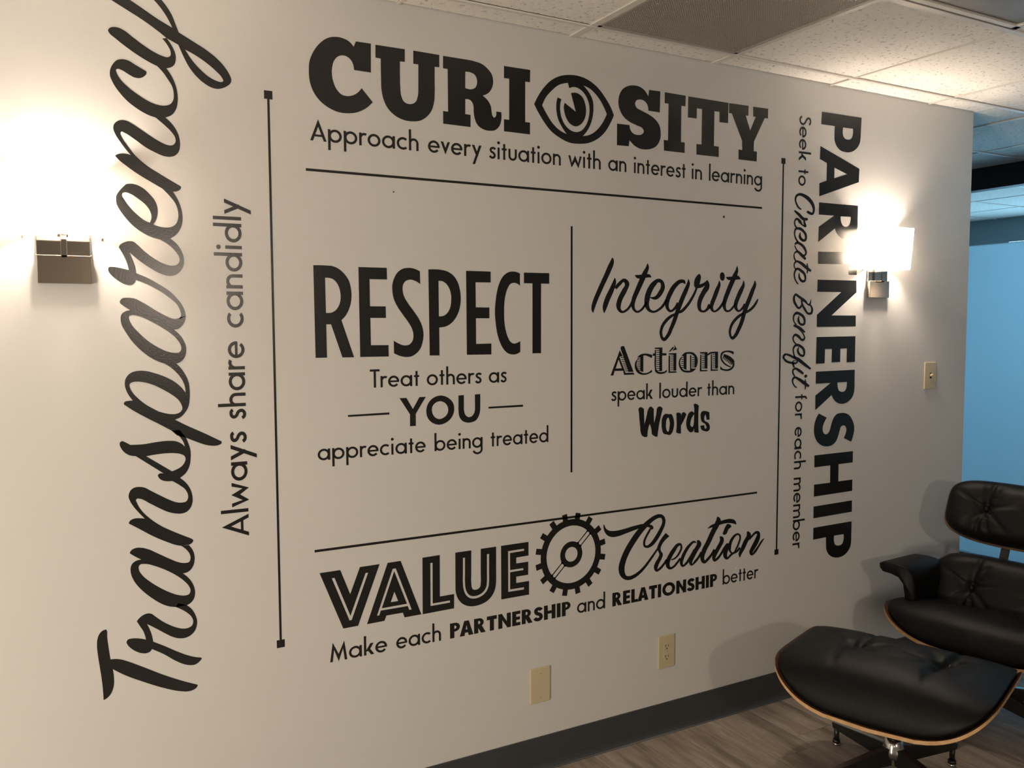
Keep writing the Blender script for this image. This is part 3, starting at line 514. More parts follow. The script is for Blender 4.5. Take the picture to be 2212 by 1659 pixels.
 ["R25998,16108,26062,16171 26237,15973,26318,16052 26550,15812,26630,15892 26860,15702,26792,15765 26916,15828,26855,15838 26911,15931,26886,15933","R26786,15728,26866,15761 26919,15564,27024,15575 26894,15439,26984,15370 26790,15417,26789,15325 26603,15591,26500,15544 26470,15752,26377,15731 26421,15921,26336,15910","R26378,15792,26436,15778 26295,15660,26373,15603 26231,15637,26255,15547 26124,15743,26019,15691 26017,15914,25902,15908 26040,16056,25950,16092 26096,16113,26025,16153"],
 ["R26245,15295,26275,15292 26167,15124,26282,15136 26351,14911,26385,14999 26587,14942,26506,15010 26608,15188,26486,15159 26360,15395,26293,15302 26048,15432,26112,15337 25925,15295,26010,15270 25931,15102,26001,15115 26091,14920,26155,14948"],
 ["R26624,14658,26574,14614 26354,14853,26267,14751 25993,14952,25948,14882","R26249,14748,26283,14769 26487,14549,26548,14570 26544,14418,26624,14392 26465,14387,26521,14293 26294,14522,26222,14427 26014,14579,26070,14496 25917,14440,25989,14428 25954,14293,26020,14313 26083,14175,26142,14208"],
 ["R26257,14072,26293,14065 26175,13926,26279,13929 26341,13709,26399,13789 26581,13688,26519,13767 26637,13906,26516,13892 26392,14143,26329,14057 26086,14182,26142,14092 25945,14030,26026,14008 25953,13863,26026,13869 26053,13636,26140,13654"],
 ["R26993,13208,26930,13150 26647,13431,26547,13337 26264,13648,26177,13535 25968,13726,25917,13644 25706,13813,25688,13732 25482,13811,25550,13742 25395,13702,25509,13689 25508,13535,25595,13591 25845,13415,25869,13500 26156,13405,26108,13474 26247,13471,26169,13483 26102,13541,26096,13515 25974,13538,26011,13502 25935,13397,26026,13402 26008,13256,26094,13276"],
 ["R26596,13030,26526,12966 26329,13197,26259,13102 26057,13257,26097,13177 25942,13174,26019,13143 25956,13018,26037,13035 26049,12910,26121,12940","P26696;12967 26781;12914 26736;12853 26643;12847 26610;12897 26634;12951"],
 ["R26923,12523,26852,12453 26670,12683,26565,12578 26334,12846,26273,12748 26007,12896,26074,12825 25924,12772,26009,12757 25972,12622,26042,12640 26106,12485,26147,12526 26215,12451,26237,12486","R26642,12784,26679,12785 26647,12585,26747,12582 26653,12376,26690,12372"],
],
'transparency':[
 ["P1352,7165 1367;7132 1369;6972 1386;6756 1428,6356 1530;6348 1672;6308 1830;6227 2212;5993 2700;5684 3199;5405 3539,5238 3552,5218 3519;5160 3431;5113 3293;5101 3123;5142 2689;5327 2200;5596 1723;5894 1474,6088 1492;5896 1490;5700 1457;5546 1389;5417 1308;5345 1232,5312 1223;5631 1195;5993 1165;6266 1136;6555 1125;6787 1141;6943 1192;7075 1273;7149"],
 ["P3680,5942 3608;5862 3503;5808 3365;5817 3246;5860 3045;5983 2716;6250 2432,6441 2389;6386 2306;6356 2192;6373 2063;6439 1937;6544 1844;6670 1823;6746 1857;6802 1946;6816 2075;6798 2292,6725 2271;6843 2227;6978 2165;7097 2086,7255 2173;7348 2256;7397 2371;7417 2452;7390 2532;7313 2710;7146 2906;7002 3072;6909 3223;6854 3343;6851 3447;6898 3485;7011 3453;7128 3354;7256 3221;7370 3046,7482 3125,7570 3335,7480 3460;7349 3541;7187 3583;7013 3566;6849 3511;6729 3405;6636 3284;6594 3131;6603 2964;6671 2783;6796 2571;6961 2330,7140 2391;6984 2435;6831 2467,6635 2723;6477 3053;6258 3305;6108 3474;6029 3663,5967"],
 ["P1978,9106 2020;9163 2118;9203 2247;9195 2407;9139 2633;9001 2959;8794 3174;8677 3325;8638 3428;8656 3464;8743 3451;8855 3386;8973 3237,9120 3432,9113 3522;8973 3566;8821 3565;8674 3527;8532 3438;8416 3352;8374 3258,8364 3382;8241 3497;8058 3551;7866 3547;7718 3501;7597 3430;7525 3326,7477 3038,7479 2888;7522 2756;7589 2594;7707 2402;7882 2212;8092 2058;8330 1987;8537 1980;8680 2024;8798 2123;8865 2245,8880 2095;8984 1977,9080/2298;8756 2395;8737 2557;8669 2785;8547 3113;8317 3294;8144 3409;7980 3440;7865 3403;7778 3300;7754 3148;7785 2932;7889 2687;8054 2446;8254 2256;8461 2180;8616 2179;8705 2217;8753"],
 ["P1976,9884 2010;9942 2107;9984 2236;9981 2364,9954 2240;10110 2116;10283 2026;10451 1993;10578 2009;10664 2067;10755 2165;10804 2277;10802 2374;10778 2517;10685 2742;10538 2986;10387 3134;10314 3284;10284 3404;10308 3448;10394 3443;10503 3379;10636 3248;10757 3067,10886 3262,10951 3417;10796 3514;10623 3560;10419 3555;10256 3500;10116 3395;10018 3276;9990 3125;10007 2943;10068 2732;10190 2491;10349 2252;10495 2196;10501 2171;10480 2192;10381 2306;10156 2494;9939 2718;9743 3044;9533 3293;9394 3511,9276 3552,9228 3525;9173 3438,9120 3226,9120 3101;9160 2919;9251 2545;9469 2227;9695 1983,9865"],
 ["P2072,11922 2393;11917 2702;11951 2999;11963 3198;11935 3313;11873 3411,11776 3357;11942 3244;12101 3090,12227 3290,12233 3444,12016 3498;11860 3544;11676 3543;11460 3516;11281 3426;11090 3262,10951 3067,10885 2951;10890 2836;10919 2755;10979 2713,11063 2734;11097 2858,11108 2198,11619 2064;11647 1955;11716 1864;11836 1828;11943 1837;12003 1886;12031 1948;12004/2447,11596 2693;11625 2940;11636 3139;11626 3305;11586 3388;11535 3415;11443 3382;11346 3295;11246 3193;11191 3066,11145"],
 ["P1956,13002 1981;13044 2061;13066 2172,13070 2081;13212 2015;13371 1997;13527 2024;13647 2098;13748 2212;13814 2356;13835 2516;13822 2708;13764 2967;13659 3210;13509 3372;13352 3466,13215 3449;13403 3379;13583 3235;13783 3057;13947 2969,14002 3257,13995 3314;13940 3450;13741 3545;13506 3571;13255 3562;13041 3526;12846 3437;12689 3316;12571 3178,12516 3461;12347 3881;12123 4351,11854 4350;11809 4269;11759 4130;11751 3958;11785 3703;11890 3444,12016 3219,12094 3090,12227 2798;12414 2479;12609 2164;12818 1963,12975/2106;13471 2123;13514 2187;13546 2315;13554 2475;13527 2667;13459 2891;13336 3118;13185 3280;13036 3359;12890 3373;12800 3321;12713 3219;12669 3069;12670 2906;12709 2792,12750 2648;12837 2457;12969 2286;13134 2163;13296 2112;13419"],
 ["P1946,15614 1987;15683 2145;15715 2287;15698 2490;15594 2886;15336 3095;15223 3258;15171 3392,15215 3524,15250 3489;15091 3402;14968 3334;14916 3217,14895 3346;14774 3458;14597 3509;14437 3504;14277 3453;14136 3376;14049 3257,13996 2969,14003 2767;14090 2608;14190 2404;14368 2220;14578 2069;14820 1967;15043 1952;15163 1974;15282 2055;15359 2190,15397 2059;15487 1953,15572/2210;15269 2321;15262 2478;15211 2716;15084 2955;14935 3164;14776 3309;14616 3387;14456 3384;14350 3333;14293 3233;14282 3068;14312 2858;14412 2620;14572 2386;14800 2218;15008 2151;15163 2146;15231"],
 ["P1705;16432 1718;16474 1811;16491 1935;16476 2183,16420 2156;16563 2099;16731 2026;16881 1967,16989 1984;17032 2080;17112 2207;17154 2316;17144 2394;17082 2579;16902 2767;16754 2989;16623 3135;16570 3249;16562 3349;16591 3415;16689 3405;16793 3326;16929 3182;17080 2942,17229 3204,17266 3364;17122 3475;16935 3522;16727 3506;16569 3427;16427 3292;16319 3126;16294 2948;16345 2710;16477 2444;16666 2213,16868 2272;16720 2329;16535 2355,16344 2622;16230 2876;16082 3148;15896 3324;15706 3451;15514 3505;15375 3523,15243 3391,15181 3358,15181 3407;15251 3397;15374 3319;15550 3191;15680 2982;15846 2664;16040 2341,16174 2299;16090 2250;16051 2171;16039 2062;16068 1879;16183 1759;16299 1708;16382"],
 ["P1944;18172 1950;18273 2029;18413 2190,18589 2300;18609 2425;18593 2581;18520 2736;18378 2859;18216 2918;18014 2910;17859 2868;17720 2801,17608 2920;17565 3082;17542 3213;17557 3347;17642 3408;17784 3414;17975 3362;18162 3220;18360 3054,18533 3305,18477 3430;18253 3505;17998 3519;17773 3486;17597 3407;17437 3288;17319 3204,17266 2942,17229 2782;17270 2546;17379 2314;17554 2132;17764 2013;17942 1949;18089/2105;18359 2168;18381 2276;18354 2461;18240 2647;18083 2738;17935 2766;17800 2721,17647 2603;17697 2448;17816 2265;18008 2146;18186 2088;18316"],
 ["P1956,19280 2012;19319 2105;19347 2230;19347 2323,19330 2217;19454 2084;19642 1981;19814 1937;19959 1959;20060 2038;20143 2148;20183 2256;20172 2394;20107 2626;19964 2860;19819 3081;19705 3209;19663 3324;19669 3400;19753 3403;19856 3317;20001 3159;20155 2939,20331 3173,20360 3323;20223 3449;20032 3509;19832 3512;19661 3466;19502 3381;19409 3249;19366 3104;19375 2896;19450 2692;19549 2414;19741 2184;19876 2123;19895 2099;19859 2134;19746 2252;19558 2447;19308 2678;19109 2993;18914 3313;18733 3507,18627 3502;18575 3438;18510 3305,18478 3054,18534 2825;18662 2512;18841 2205;19052 2053;19172"],
 ["P2751,21468 2758;21427 2700;21336 2588;21276 2462;21280 2324;21344 2172;21423 2088;21439 2049;21414 2062;21334 2149;21180 2329;21005 2574;20836 2807;20714 3013;20657 3174;20659 3305;20714 3382;20833 3397;20971 3367;21154 3259;21343 3151;21497 3018,21634 3235,21613 3359;21424 3450;21198 3491;20948 3488;20812 3449;20620 3347;20455 3173,20359 2939,20333 2797;20368 2625;20441 2470;20532 2287;20668 2108;20862 1962;21090 1903;21263 1910;21379 1976;21535 2072;21647 2196;21690 2319;21682 2503;21592"],
 ["P1893,22348 1929;22411 2022;22453 2129;22456 2265;22407 2462;22273 2739;22091 2988;21961 3163;21903 3275;21894 3341;21937 3352;22031 3284;22190 3160,22347 3265,22372 3397;22173 3465;21997 3468;21845 3433;21730 3349;21651 3235,21613 3018,21634 2837;21706 2605;21822 2299;22009 2044;22192 1925;22288","P1804,23217 2232,23293 2429;23180 2720;23016 3031;22836 3411,22655 3562,22561 3911;22386 4240;22212 4489;22042 4689;21844 4805;21669 4854;21535 4834;21445 4745;21355 4606;21277 4485;21248 4350;21262 4150;21357 3953;21520 3793;21721 3668;21958 3545,22246 3265,22372 3022;22543 2711;22734 2328;22934 1997;23105/3706,22151 3902;22069 4231;21884 4480;21694 4613;21556 4642;21464 4593;21440 4474;21454 4289;21530 4091;21676 3897;21872","P3562,22561 3494;22744 3404;22981 3281;23178 3173;23310 3065,23441 2858,23404 2988;23278 3135;23120 3273;22926 3411,22655"],
],
}
TEXTS={'approach': {'rot': 0, 'base': 2.0155, 'asc': 0.0612, 'words': [('Approach', 0.6956, 1.0227), ('every', 1.0532, 1.233), ('situation', 1.2604, 1.5229), ('with', 1.5521, 1.6809), ('an', 1.7115, 1.7867), ('interest', 1.8179, 2.0468), ('in', 2.0738, 2.1224), ('learning', 2.1547, 2.4169)], 'bold': []},
 'treat': {'rot': 0, 'base': 1.3148, 'asc': 0.0567, 'words': [('Treat', 0.8599, 1.0161), ('others', 1.0412, 1.2282), ('as', 1.254, 1.3182)], 'bold': []},
 'appreciate': {'rot': 0, 'base': 1.1112, 'asc': 0.0561, 'words': [('appreciate', 0.6995, 1.0352), ('being', 1.0647, 1.2304), ('treated', 1.2599, 1.4746)], 'bold': []},
 'speak': {'rot': 0, 'base': 1.2347, 'asc': 0.0561, 'words': [('speak', 1.7288, 1.9081), ('louder', 1.936, 2.1346), ('than', 2.1592, 2.2918)], 'bold': []},
 'make': {'rot': 0, 'base': 0.5121, 'asc': 0.0593, 'words': [('Make', 0.7247, 0.9016), ('each', 0.9311, 1.0801), ('PARTNERSHIP', 1.1115, 1.5622), ('and', 1.5889, 1.7054), ('RELATIONSHIP', 1.7365, 2.2187), ('better', 2.2471, 2.4297)], 'bold': [2, 4]},
 'always': {'rot': 1, 'base': 0.5016, 'asc': 0.0733, 'words': [('Always', 0.9179, 1.2092), ('share', 1.2443, 1.4568), ('candidly', 1.4936, 1.8387)], 'bold': []},
 'seek': {'rot': -1, 'base': 2.6082, 'asc': 0.066, 'words': [('Seek', 2.2968, 2.1266), ('to', 2.0953, 2.0316)], 'bold': []},
 'foreach': {'rot': -1, 'base': 2.6139, 'asc': 0.0656, 'words': [('for', 1.2198, 1.1202), ('each', 1.0905, 0.9211), ('member', 0.8875, 0.5999)], 'bold': []}}

# ------------------------------------------------------------------ vinyl lettering on the wall
VT = 0.0005
def hermite(pts, closed=True, n=6):
    """pts: (x, y, smooth); returns a polyline, straight between two corners."""
    N_ = len(pts); P = [Vector((p[0], p[1])) for p in pts]; S = [p[2] for p in pts]
    T = [None] * N_
    for i in range(N_):
        if not S[i]: continue
        if not closed and i in (0, N_ - 1): S[i] = False; continue
        a = P[i] - P[i - 1]; b = P[(i + 1) % N_] - P[i]
        la, lb = max(a.length, 1e-9), max(b.length, 1e-9)
        t = a / la * lb + b / lb * la
        T[i] = t.normalized() if t.length > 1e-9 else b.normalized()
    out = []
    for i in range(N_ if closed else N_ - 1):
        j = (i + 1) % N_
        p0, p1 = P[i], P[j]; c = p1 - p0; L_ = c.length
        out.append(p0)
        if not S[i] and not S[j]: continue
        t0 = T[i] * L_ if S[i] else None; t1 = T[j] * L_ if S[j] else None
        if t0 is None: t0 = 1.5 * c - 0.5 * t1
        if t1 is None: t1 = 1.5 * c - 0.5 * t0
        for k in range(1, n):
            s = k / n; s2, s3 = s * s, s * s * s
            out.append(p0 * (2 * s3 - 3 * s2 + 1) + t0 * (s3 - 2 * s2 + s) + p1 * (-2 * s3 + 3 * s2) + t1 * (s3 - s2))
    if not closed: out.append(P[-1])
    return out
class Film:
    """collects flat pieces of cut film and builds them as one thin mesh standing on the wall"""
    def __init__(s): s.v = []; s.f = []; s.k = 0
    def poly(s, loops):
        base = len(s.v); y = -VT - 0.00002 * (s.k % 9); s.k += 1
        flat = []
        for lp in loops:
            lp2 = []
            for p in lp:
                if not lp2 or (p - lp2[-1]).length > 1e-6: lp2.append(p)
            if (lp2[0] - lp2[-1]).length < 1e-6: lp2.pop()
            flat.append(lp2)
        tris = tessellate_polygon([[Vector((p.x, p.y, 0)) for p in lp] for lp in flat])
        allp = [p for lp in flat for p in lp]; n = len(allp)
        s.v += [(p.x, y, p.y) for p in allp] + [(p.x, 0.0002, p.y) for p in allp]
        for t in tris:
            a, b, c = [allp[i] for i in t]
            cr = (b - a).x * (c - a).y - (b - a).y * (c - a).x
            s.f.append(tuple(base + i for i in (t if cr > 0 else t[::-1])))
        o = 0
        for lp in flat:
            m = len(lp)
            for i in range(m):
                a, b = base + o + i, base + o + (i + 1) % m
                s.f.append((a, b, b + n, a + n))
            o += m
    def strip(s, L_, R__):
        base = len(s.v); y = -VT - 0.00002 * (s.k % 9); s.k += 1; n = len(L_)
        s.v += [(p.x, y, p.y) for p in L_] + [(p.x, y, p.y) for p in R__]
        s.v += [(p.x, 0.0002, p.y) for p in L_] + [(p.x, 0.0002, p.y) for p in R__]
        a0, a1, b0, b1 = L_[0], L_[1], R__[0], R__[1]
        for i in range(n - 1):
            q = (base + i, base + i + 1, base + n + i + 1, base + n + i)
            e1 = L_[i + 1] - L_[i]; e2 = R__[i] - L_[i]
            s.f.append(q if e1.x * e2.y - e1.y * e2.x > 0 else q[::-1])
            s.f.append((base + i, base + i + 1, base + 2 * n + i + 1, base + 2 * n + i))
            s.f.append((base + n + i, base + n + i + 1, base + 3 * n + i + 1, base + 3 * n + i))
        s.f.append((base, base + n, base + 3 * n, base + 2 * n))
        s.f.append((base + n - 1, base + 2 * n - 1, base + 4 * n - 1, base + 3 * n - 1))
    def build(s, name, parent, origin):
        vs = [(x - origin[0], y, z - origin[1]) for x, y, z in s.v]
        return from_data(name, vs, s.f, M['vinyl'], parent)
def parse_piece(film, s):
    if s[0] == 'R':
        L_, R__ = [], []
        for q in s[1:].split():
            a = [float(t) / 1e4 for t in q.split(',')]
            L_.append((a[0], a[1], True)); R__.append((a[2], a[3], True))
        film.strip(hermite(L_, False, 5), hermite(R__, False, 5))
    else:
        loops = []
        for c in s[1:].split('/'):
            pts = []
            for q in c.split():
                sm = ';' in q; a, b = q.replace(';', ',').split(',')
                pts.append((float(a) / 1e4, float(b) / 1e4, sm))
            loops.append(hermite(pts))
        film.poly(loops)
def centre_of(letters):
    xs, zs = [], []
    for L_ in letters:
        for s in L_:
            for q in s[1:].replace('/', ' ').replace(';', ',').split():
                a = q.split(','); xs.append(float(a[0]) / 1e4); zs.append(float(a[1]) / 1e4)
    return (min(xs) + max(xs)) / 2, (min(zs) + max(zs)) / 2
LABELS = {
 'curiosity': ('wall_lettering', 'big black slab-serif word CURIOSITY with an eye for its O', 'wall lettering'),
 'respect': ('wall_lettering', 'tall condensed black capitals reading RESPECT on the wall', 'wall lettering'),
 'integrity': ('wall_lettering', 'slanted black brush-script word Integrity above the word Actions', 'wall lettering'),
 'actions': ('wall_lettering', 'decorative hatched inline word Actions with an accented i', 'wall lettering'),
 'words': ('wall_lettering', 'bold brush word Words under the line speak louder than', 'wall lettering'),
 'you': ('wall_lettering', 'bold black capitals YOU between two short dashes', 'wall lettering'),
 'value': ('wall_lettering', 'heavy inline black capitals VALUE left of the gear', 'wall lettering'),
 'creation': ('wall_lettering', 'flowing black script word Creation right of the gear', 'wall lettering'),
 'partnership': ('wall_lettering', 'huge black capitals PARTNERSHIP running down beside the right sconce', 'wall lettering'),
 'create': ('wall_lettering', 'small script word Create running down beside PARTNERSHIP', 'wall lettering'),
 'benefit': ('wall_lettering', 'small script word Benefit running down below the word Create', 'wall lettering'),
 'transparency': ('wall_lettering', 'giant black brush-script word Transparency climbing the wall beside the left sconce', 'wall lettering'),
}
for key, letters in DECALS.items():
    nm, lab, cat = LABELS[key]
    cx, cz = centre_of(letters)
    root = empty(nm, (cx, 0, cz), 0, lab, cat)
    for i, L_ in enumerate(letters):
        fm = Film()
        for s in L_: parse_piece(fm, s)
        part = 'letter'
        if key == 'curiosity' and i == 4: part = 'eye_emblem'
        if key == 'you' and i in (0, 4): part = 'dash'
        fm.build(part, root, (cx, cz))

# --- geometric sans letters, drawn in units of the ascender height
def V2(x, y): return Vector((x, y))
class Glyph:
    def __init__(s): s.pieces = []
    def rect(s, x0, y0, x1, y1): s.pieces.append(('P', [[V2(x0, y0), V2(x1, y0), V2(x1, y1), V2(x0, y1)]]))
    def poly(s, *p): s.pieces.append(('P', [[V2(*q) for q in p]]))
    def polyh(s, *loops): s.pieces.append(('P', [[V2(*q) for q in lp] for lp in loops]))
    def ring(s, cx, cy, rx, ry, w):
        n = 28
        s.pieces.append(('P', [[V2(cx + rx * math.cos(2 * PI * i / n), cy + ry * math.sin(2 * PI * i / n)) for i in range(n)],
                               [V2(cx + (rx - w) * math.cos(2 * PI * i / n), cy + (ry - w) * math.sin(2 * PI * i / n)) for i in range(n)]]))
    def disc(s, cx, cy, r):
        n = 14; s.pieces.append(('P', [[V2(cx + r * math.cos(2 * PI * i / n), cy + r * math.sin(2 * PI * i / n)) for i in range(n)]]))
    def arc(s, cx, cy, rx, ry, w, a0, a1, n=14):
        L_, R__ = [], []
        for i in range(n + 1):
            a = math.radians(a0 + (a1 - a0) * i / n); c, q = math.cos(a), math.sin(a)
            L_.append(V2(cx + rx * c, cy + ry * q)); R__.append(V2(cx + (rx - w) * c, cy + (ry - w) * q))
        s.pieces.append(('S', L_, R__))
    def stroke(s, pts, w):
        c = hermite([(p[0], p[1], True) for p in pts], False, 5)
        L_, R__ = [], []
        for i in range(len(c)):
            t = (c[min(i + 1, len(c) - 1)] - c[max(i - 1, 0)]).normalized(); nn = V2(-t.y, t.x)
            L_.append(c[i] + nn * w / 2); R__.append(c[i] - nn * w / 2)
        s.pieces.append(('S', L_, R__))
    def para(s, x0, y0, x1, y1, w):   # slanted bar with level ends; x = left edge
        s.poly((x0, y0), (x0 + w, y0), (x1 + w, y1), (x1, y1))
XH, RO = 0.59, 0.3
def glyph(ch, b=False):
    g = Glyph(); w = 0.205 if b else 0.112
    X = XH; r = RO; H = 0.815 if b else 0.95
    D = -0.36
    if ch == 'a': g.ring(r, X / 2, r, r, w); g.rect(2 * r - w * 0.85, 0, 2 * r + w * 0.15, X); return 2 * r + w * .15, g
    if ch == 'b': g.ring(r + w * .15, X / 2, r, r, w); g.rect(0, 0, w, 1.0); return 2 * r + w * .15, g
    if ch == 'c': g.arc(r, X / 2, r, r, w, 48, 312, 18); return 2 * r * .84, g
    if ch == 'd': g.ring(r, X / 2, r, r, w); g.rect(2 * r - w * 0.85, 0, 2 * r + w * 0.15, 1.0); return 2 * r + w * .15, g
    if ch == 'e': g.arc(r * .97, X / 2, r * .97, r, w, -1, 322, 22); g.rect(w * .6, X / 2 - w * .42, 2 * r * .97 - w * .1, X / 2 + w * .42); return 2 * r * .97, g
    if ch == 'f': g.rect(.1, 0, .1 + w, .8); g.arc(.1 + .2, .8, .2, .2, w, 95, 180, 8); g.rect(0, X - w * .85, .3, X); return .32, g
    if ch == 'g':
        g.ring(r, X / 2, r, r, w); g.rect(2 * r - w * 0.85, -.1, 2 * r + w * 0.15, X); g.arc(r + w * .15, -.1, r, .27, w, 195, 360, 14); return 2 * r + w * .15, g
    if ch == 'h': g.rect(0, 0, w, 1.0); g.arc(.235, X - .235, .235, .235, w, 0, 165, 12); g.rect(.47 - w, 0, .47, X - .235); return .47, g
    if ch == 'i': g.rect(.02, 0, .02 + w, X); g.disc(.02 + w / 2, .83, .078); return w + .04, g
    if ch == 'k': g.rect(0, 0, w, 1.0); g.para(w * .7, .2, .31, X, w * 1.45); g.para(.34, 0, .13, .32, w * 1.4); return .5, g
    if ch == 'l': g.rect(.01, 0, .01 + w, 1.0); return w + .02, g
    if ch == 'm':
        g.rect(0, 0, w, X)
        for o in (0, .385 - w * .1): g.arc(o + .21, X - .21, .21, .21, w, 0, 165, 12); g.rect(o + .42 - w, 0, o + .42, X - .21)
        return .385 - w * .1 + .42, g
    if ch == 'n': g.rect(0, 0, w, X); g.arc(.235, X - .235, .235, .235, w, 0, 165, 12); g.rect(.47 - w, 0, .47, X - .235); return .47, g
    if ch == 'o': g.ring(r, X / 2, r, r, w); return 2 * r, g
    if ch == 'p': g.ring(r + w * .15, X / 2, r, r, w); g.rect(0, D, w, X); return 2 * r + w * .15, g
    if ch == 'r': g.rect(0, 0, w, X); g.arc(.24, X - .25, .24, .25, w, 62, 165, 9); return .34, g
    if ch == 's': g.stroke([(.32, .475), (.27, .53), (.19, .54), (.095, .50), (.075, .42), (.12, .35), (.24, .28), (.29, .2), (.265, .095), (.17, .05), (.08, .075), (.03, .14)], w); return .35, g
    if ch == 't': g.rect(.08, 0, .08 + w, .8); g.rect(0, X - w * 1.05, .08 + w + .08, X - w * .1); return .16 + w, g
    if ch == 'u': g.rect(0, .235, w, X); g.arc(.235, .235, .235, .24, w, 180, 360, 14); g.rect(.47 - w, .235, .47, X); return .47, g
    if ch == 'v':
        W_ = .47; k = w * 1.12; c = W_ / 2; g.poly((0, X), (k, X), (c, X * k / c - .02), (W_ - k, X), (W_, X), (c, -.03)); return W_, g
    if ch == 'w':
        W_ = .80; k = w * 1.1; q = W_ / 4
        g.poly((0, X), (k, X), (q + .01, .2), (2 * q, X + .02), (3 * q - .01, .2), (W_ - k, X), (W_, X), (3 * q, -.04), (2 * q, X - .30), (q, -.04)); return W_, g
    if ch == 'y':
        W_ = .50; k = w * 1.14; g.para(.03, D, W_ - k, X, k); g.para(.215, .07, 0.0, X, k); return W_, g
    if ch == 'A':
        a = .98 if not b else H; W_ = .72 if not b else .66; k = w * (1.1 if not b else 1.12); c = W_ / 2; t = 0 if not b else .07
        g.poly((0, 0), (k, 0), (c, a * (c - k) / c if not b else a * .72), (W_ - k, 0), (W_, 0), (c + t + (.04 if b else 0), a), (c - t - (.04 if b else 0), a))
        g.rect(c * .42, a * .2, W_ - c * .42, a * .2 + w * .85); return W_, g
    if ch == 'T': g.rect(0, H - w, .5, H); g.rect(.25 - w / 2, 0, .25 + w / 2, H); return .5, g
    if ch == 'S':
        if b: g.stroke([(.40, .62), (.33, .70), (.24, .715), (.13, .66), (.115, .55), (.17, .46), (.33, .37), (.385, .26), (.35, .145), (.23, .1), (.12, .13), (.05, .21)], w * .93); return .47, g
        g.stroke([(.40, .79), (.34, .88), (.24, .91), (.11, .86), (.075, .73), (.14, .60), (.33, .46), (.41, .34), (.385, .15), (.24, .05), (.11, .08), (.03, .2)], w); return .46, g
    if ch == 'M':
        W_ = .80; k = w * 1.05
        g.poly((0, 0), (k, 0), (.19, .60), (W_ / 2, .12), (W_ - .19, .60), (W_ - k, 0), (W_, 0), (W_ - .13, .97), (W_ / 2, .35), (.13, .97))
        g.poly((.19, .60), (W_ / 2, -.02), (W_ - .19, .60), (W_ / 2, .36)); return W_, g
    if ch == 'P' or ch == 'R':
        g.rect(0, 0, w, H); R1 = H * .29
        n = 12; out = [(0.0, H)] + [(.24 + R1 * math.sin(PI * i / n), H - R1 + R1 * math.cos(PI * i / n)) for i in range(n + 1)] + [(0.0, H - 2 * R1)]
        ri = R1 - w * .72
        inn = [(w, H - R1 + ri)] + [(.22 + ri * math.sin(PI * i / n), H - R1 + ri * math.cos(PI * i / n)) for i in range(n + 1)] + [(w, H - R1 - ri)]
        g.polyh(out, inn)
        if ch == 'R': g.para(.34, 0, .16, H * .46, w * 1.12)
        return (.24 + R1 if ch == 'P' else .56), g
    if ch == 'N': g.rect(0, 0, w, H); g.rect(.64 - w, 0, .64, H); g.poly((0, H), (w * .85, H), (.64, 0), (.64 - w * .85, 0)); return .64, g
    if ch == 'E': g.rect(0, 0, w, H); g.rect(0, 0, .42, w * .86); g.rect(0, H / 2 - w * .43, .40, H / 2 + w * .43); g.rect(0, H - w * .86, .42, H); return .42, g
    if ch == 'L': g.rect(0, 0, w, H); g.rect(0, 0, .40, w * .86); return .40, g
    if ch == 'H': g.rect(0, 0, w, H); g.rect(.62 - w, 0, .62, H); g.rect(0, H / 2 - w * .42, .62, H / 2 + w * .42); return .62, g
    if ch == 'I': g.rect(0, 0, w, H); return w, g
    if ch == 'O': g.ring(.41, H / 2, .41, .42, w * .95); return .82, g
    raise KeyError(ch)
TLAB = {
 'approach': 'small sans line Approach every situation with an interest in learning',
 'treat': 'small sans words Treat others as between RESPECT and YOU',
 'appreciate': 'small sans words appreciate being treated under the word YOU',
 'speak': 'small sans words speak louder than, under the word Actions',
 'make': 'sans line Make each PARTNERSHIP and RELATIONSHIP better at the bottom',
 'always': 'sans words Always share candidly climbing the wall beside Transparency',
 'seek': 'small sans words Seek to running down above the word Create',
 'foreach': 'small sans words for each member running down below the word Benefit',
}
def layout(word, bold):
    gs = []; x = 0
    for i, ch in enumerate(word):
        wd, g = glyph(ch, bold)
        gs.append((x, g))
        gap = 0.10 if not bold else 0.075
        nx_ = word[i + 1] if i + 1 < len(word) else ''
        rd = 'abcdegops'
        if ch in 'bopecs' : gap -= .015
        if nx_ and nx_ in 'acdegoq': gap -= .015
        if ch in 'vwyrkA' or (nx_ and nx_ in 'vwyA'): gap -= .035
        if ch == 'T' and nx_ == 'r': gap -= .06
        if ch in 'LP' and nx_ in 'AT': gap -= .05
        if (ch, nx_) in (('t', 't'), ('T', 'I')): gap -= .02
        x += wd + (gap if nx_ else 0)
    return x, gs
for key, T_ in TEXTS.items():
    rot, base, asc = T_['rot'], T_['base'], T_['asc']
    w0 = T_['words'][0][1]
    org = (w0, base) if rot == 0 else (base, w0)
    root = empty('wall_lettering', (org[0], 0, org[1]), 0, TLAB[key], 'wall lettering')
    for wi, (word, a, e) in enumerate(T_['words']):
        bold = wi in T_['bold']
        tot, gs = layout(word, bold)
        sx = (e - a) / tot
        for gx, g in gs:
            def mp(p):
                X_ = a + (gx + p.x) * sx; Y_ = p.y * asc
                if rot == 0: return V2(X_, base + Y_)
                return V2(base - Y_ * rot, X_)
            fm = Film()
            for pc in g.pieces:
                if pc[0] == 'P': fm.poly([[mp(p) for p in lp] for lp in pc[1]])
                else: fm.strip([mp(p) for p in pc[1]], [mp(p) for p in pc[2]])
            fm.build('letter', root, org)

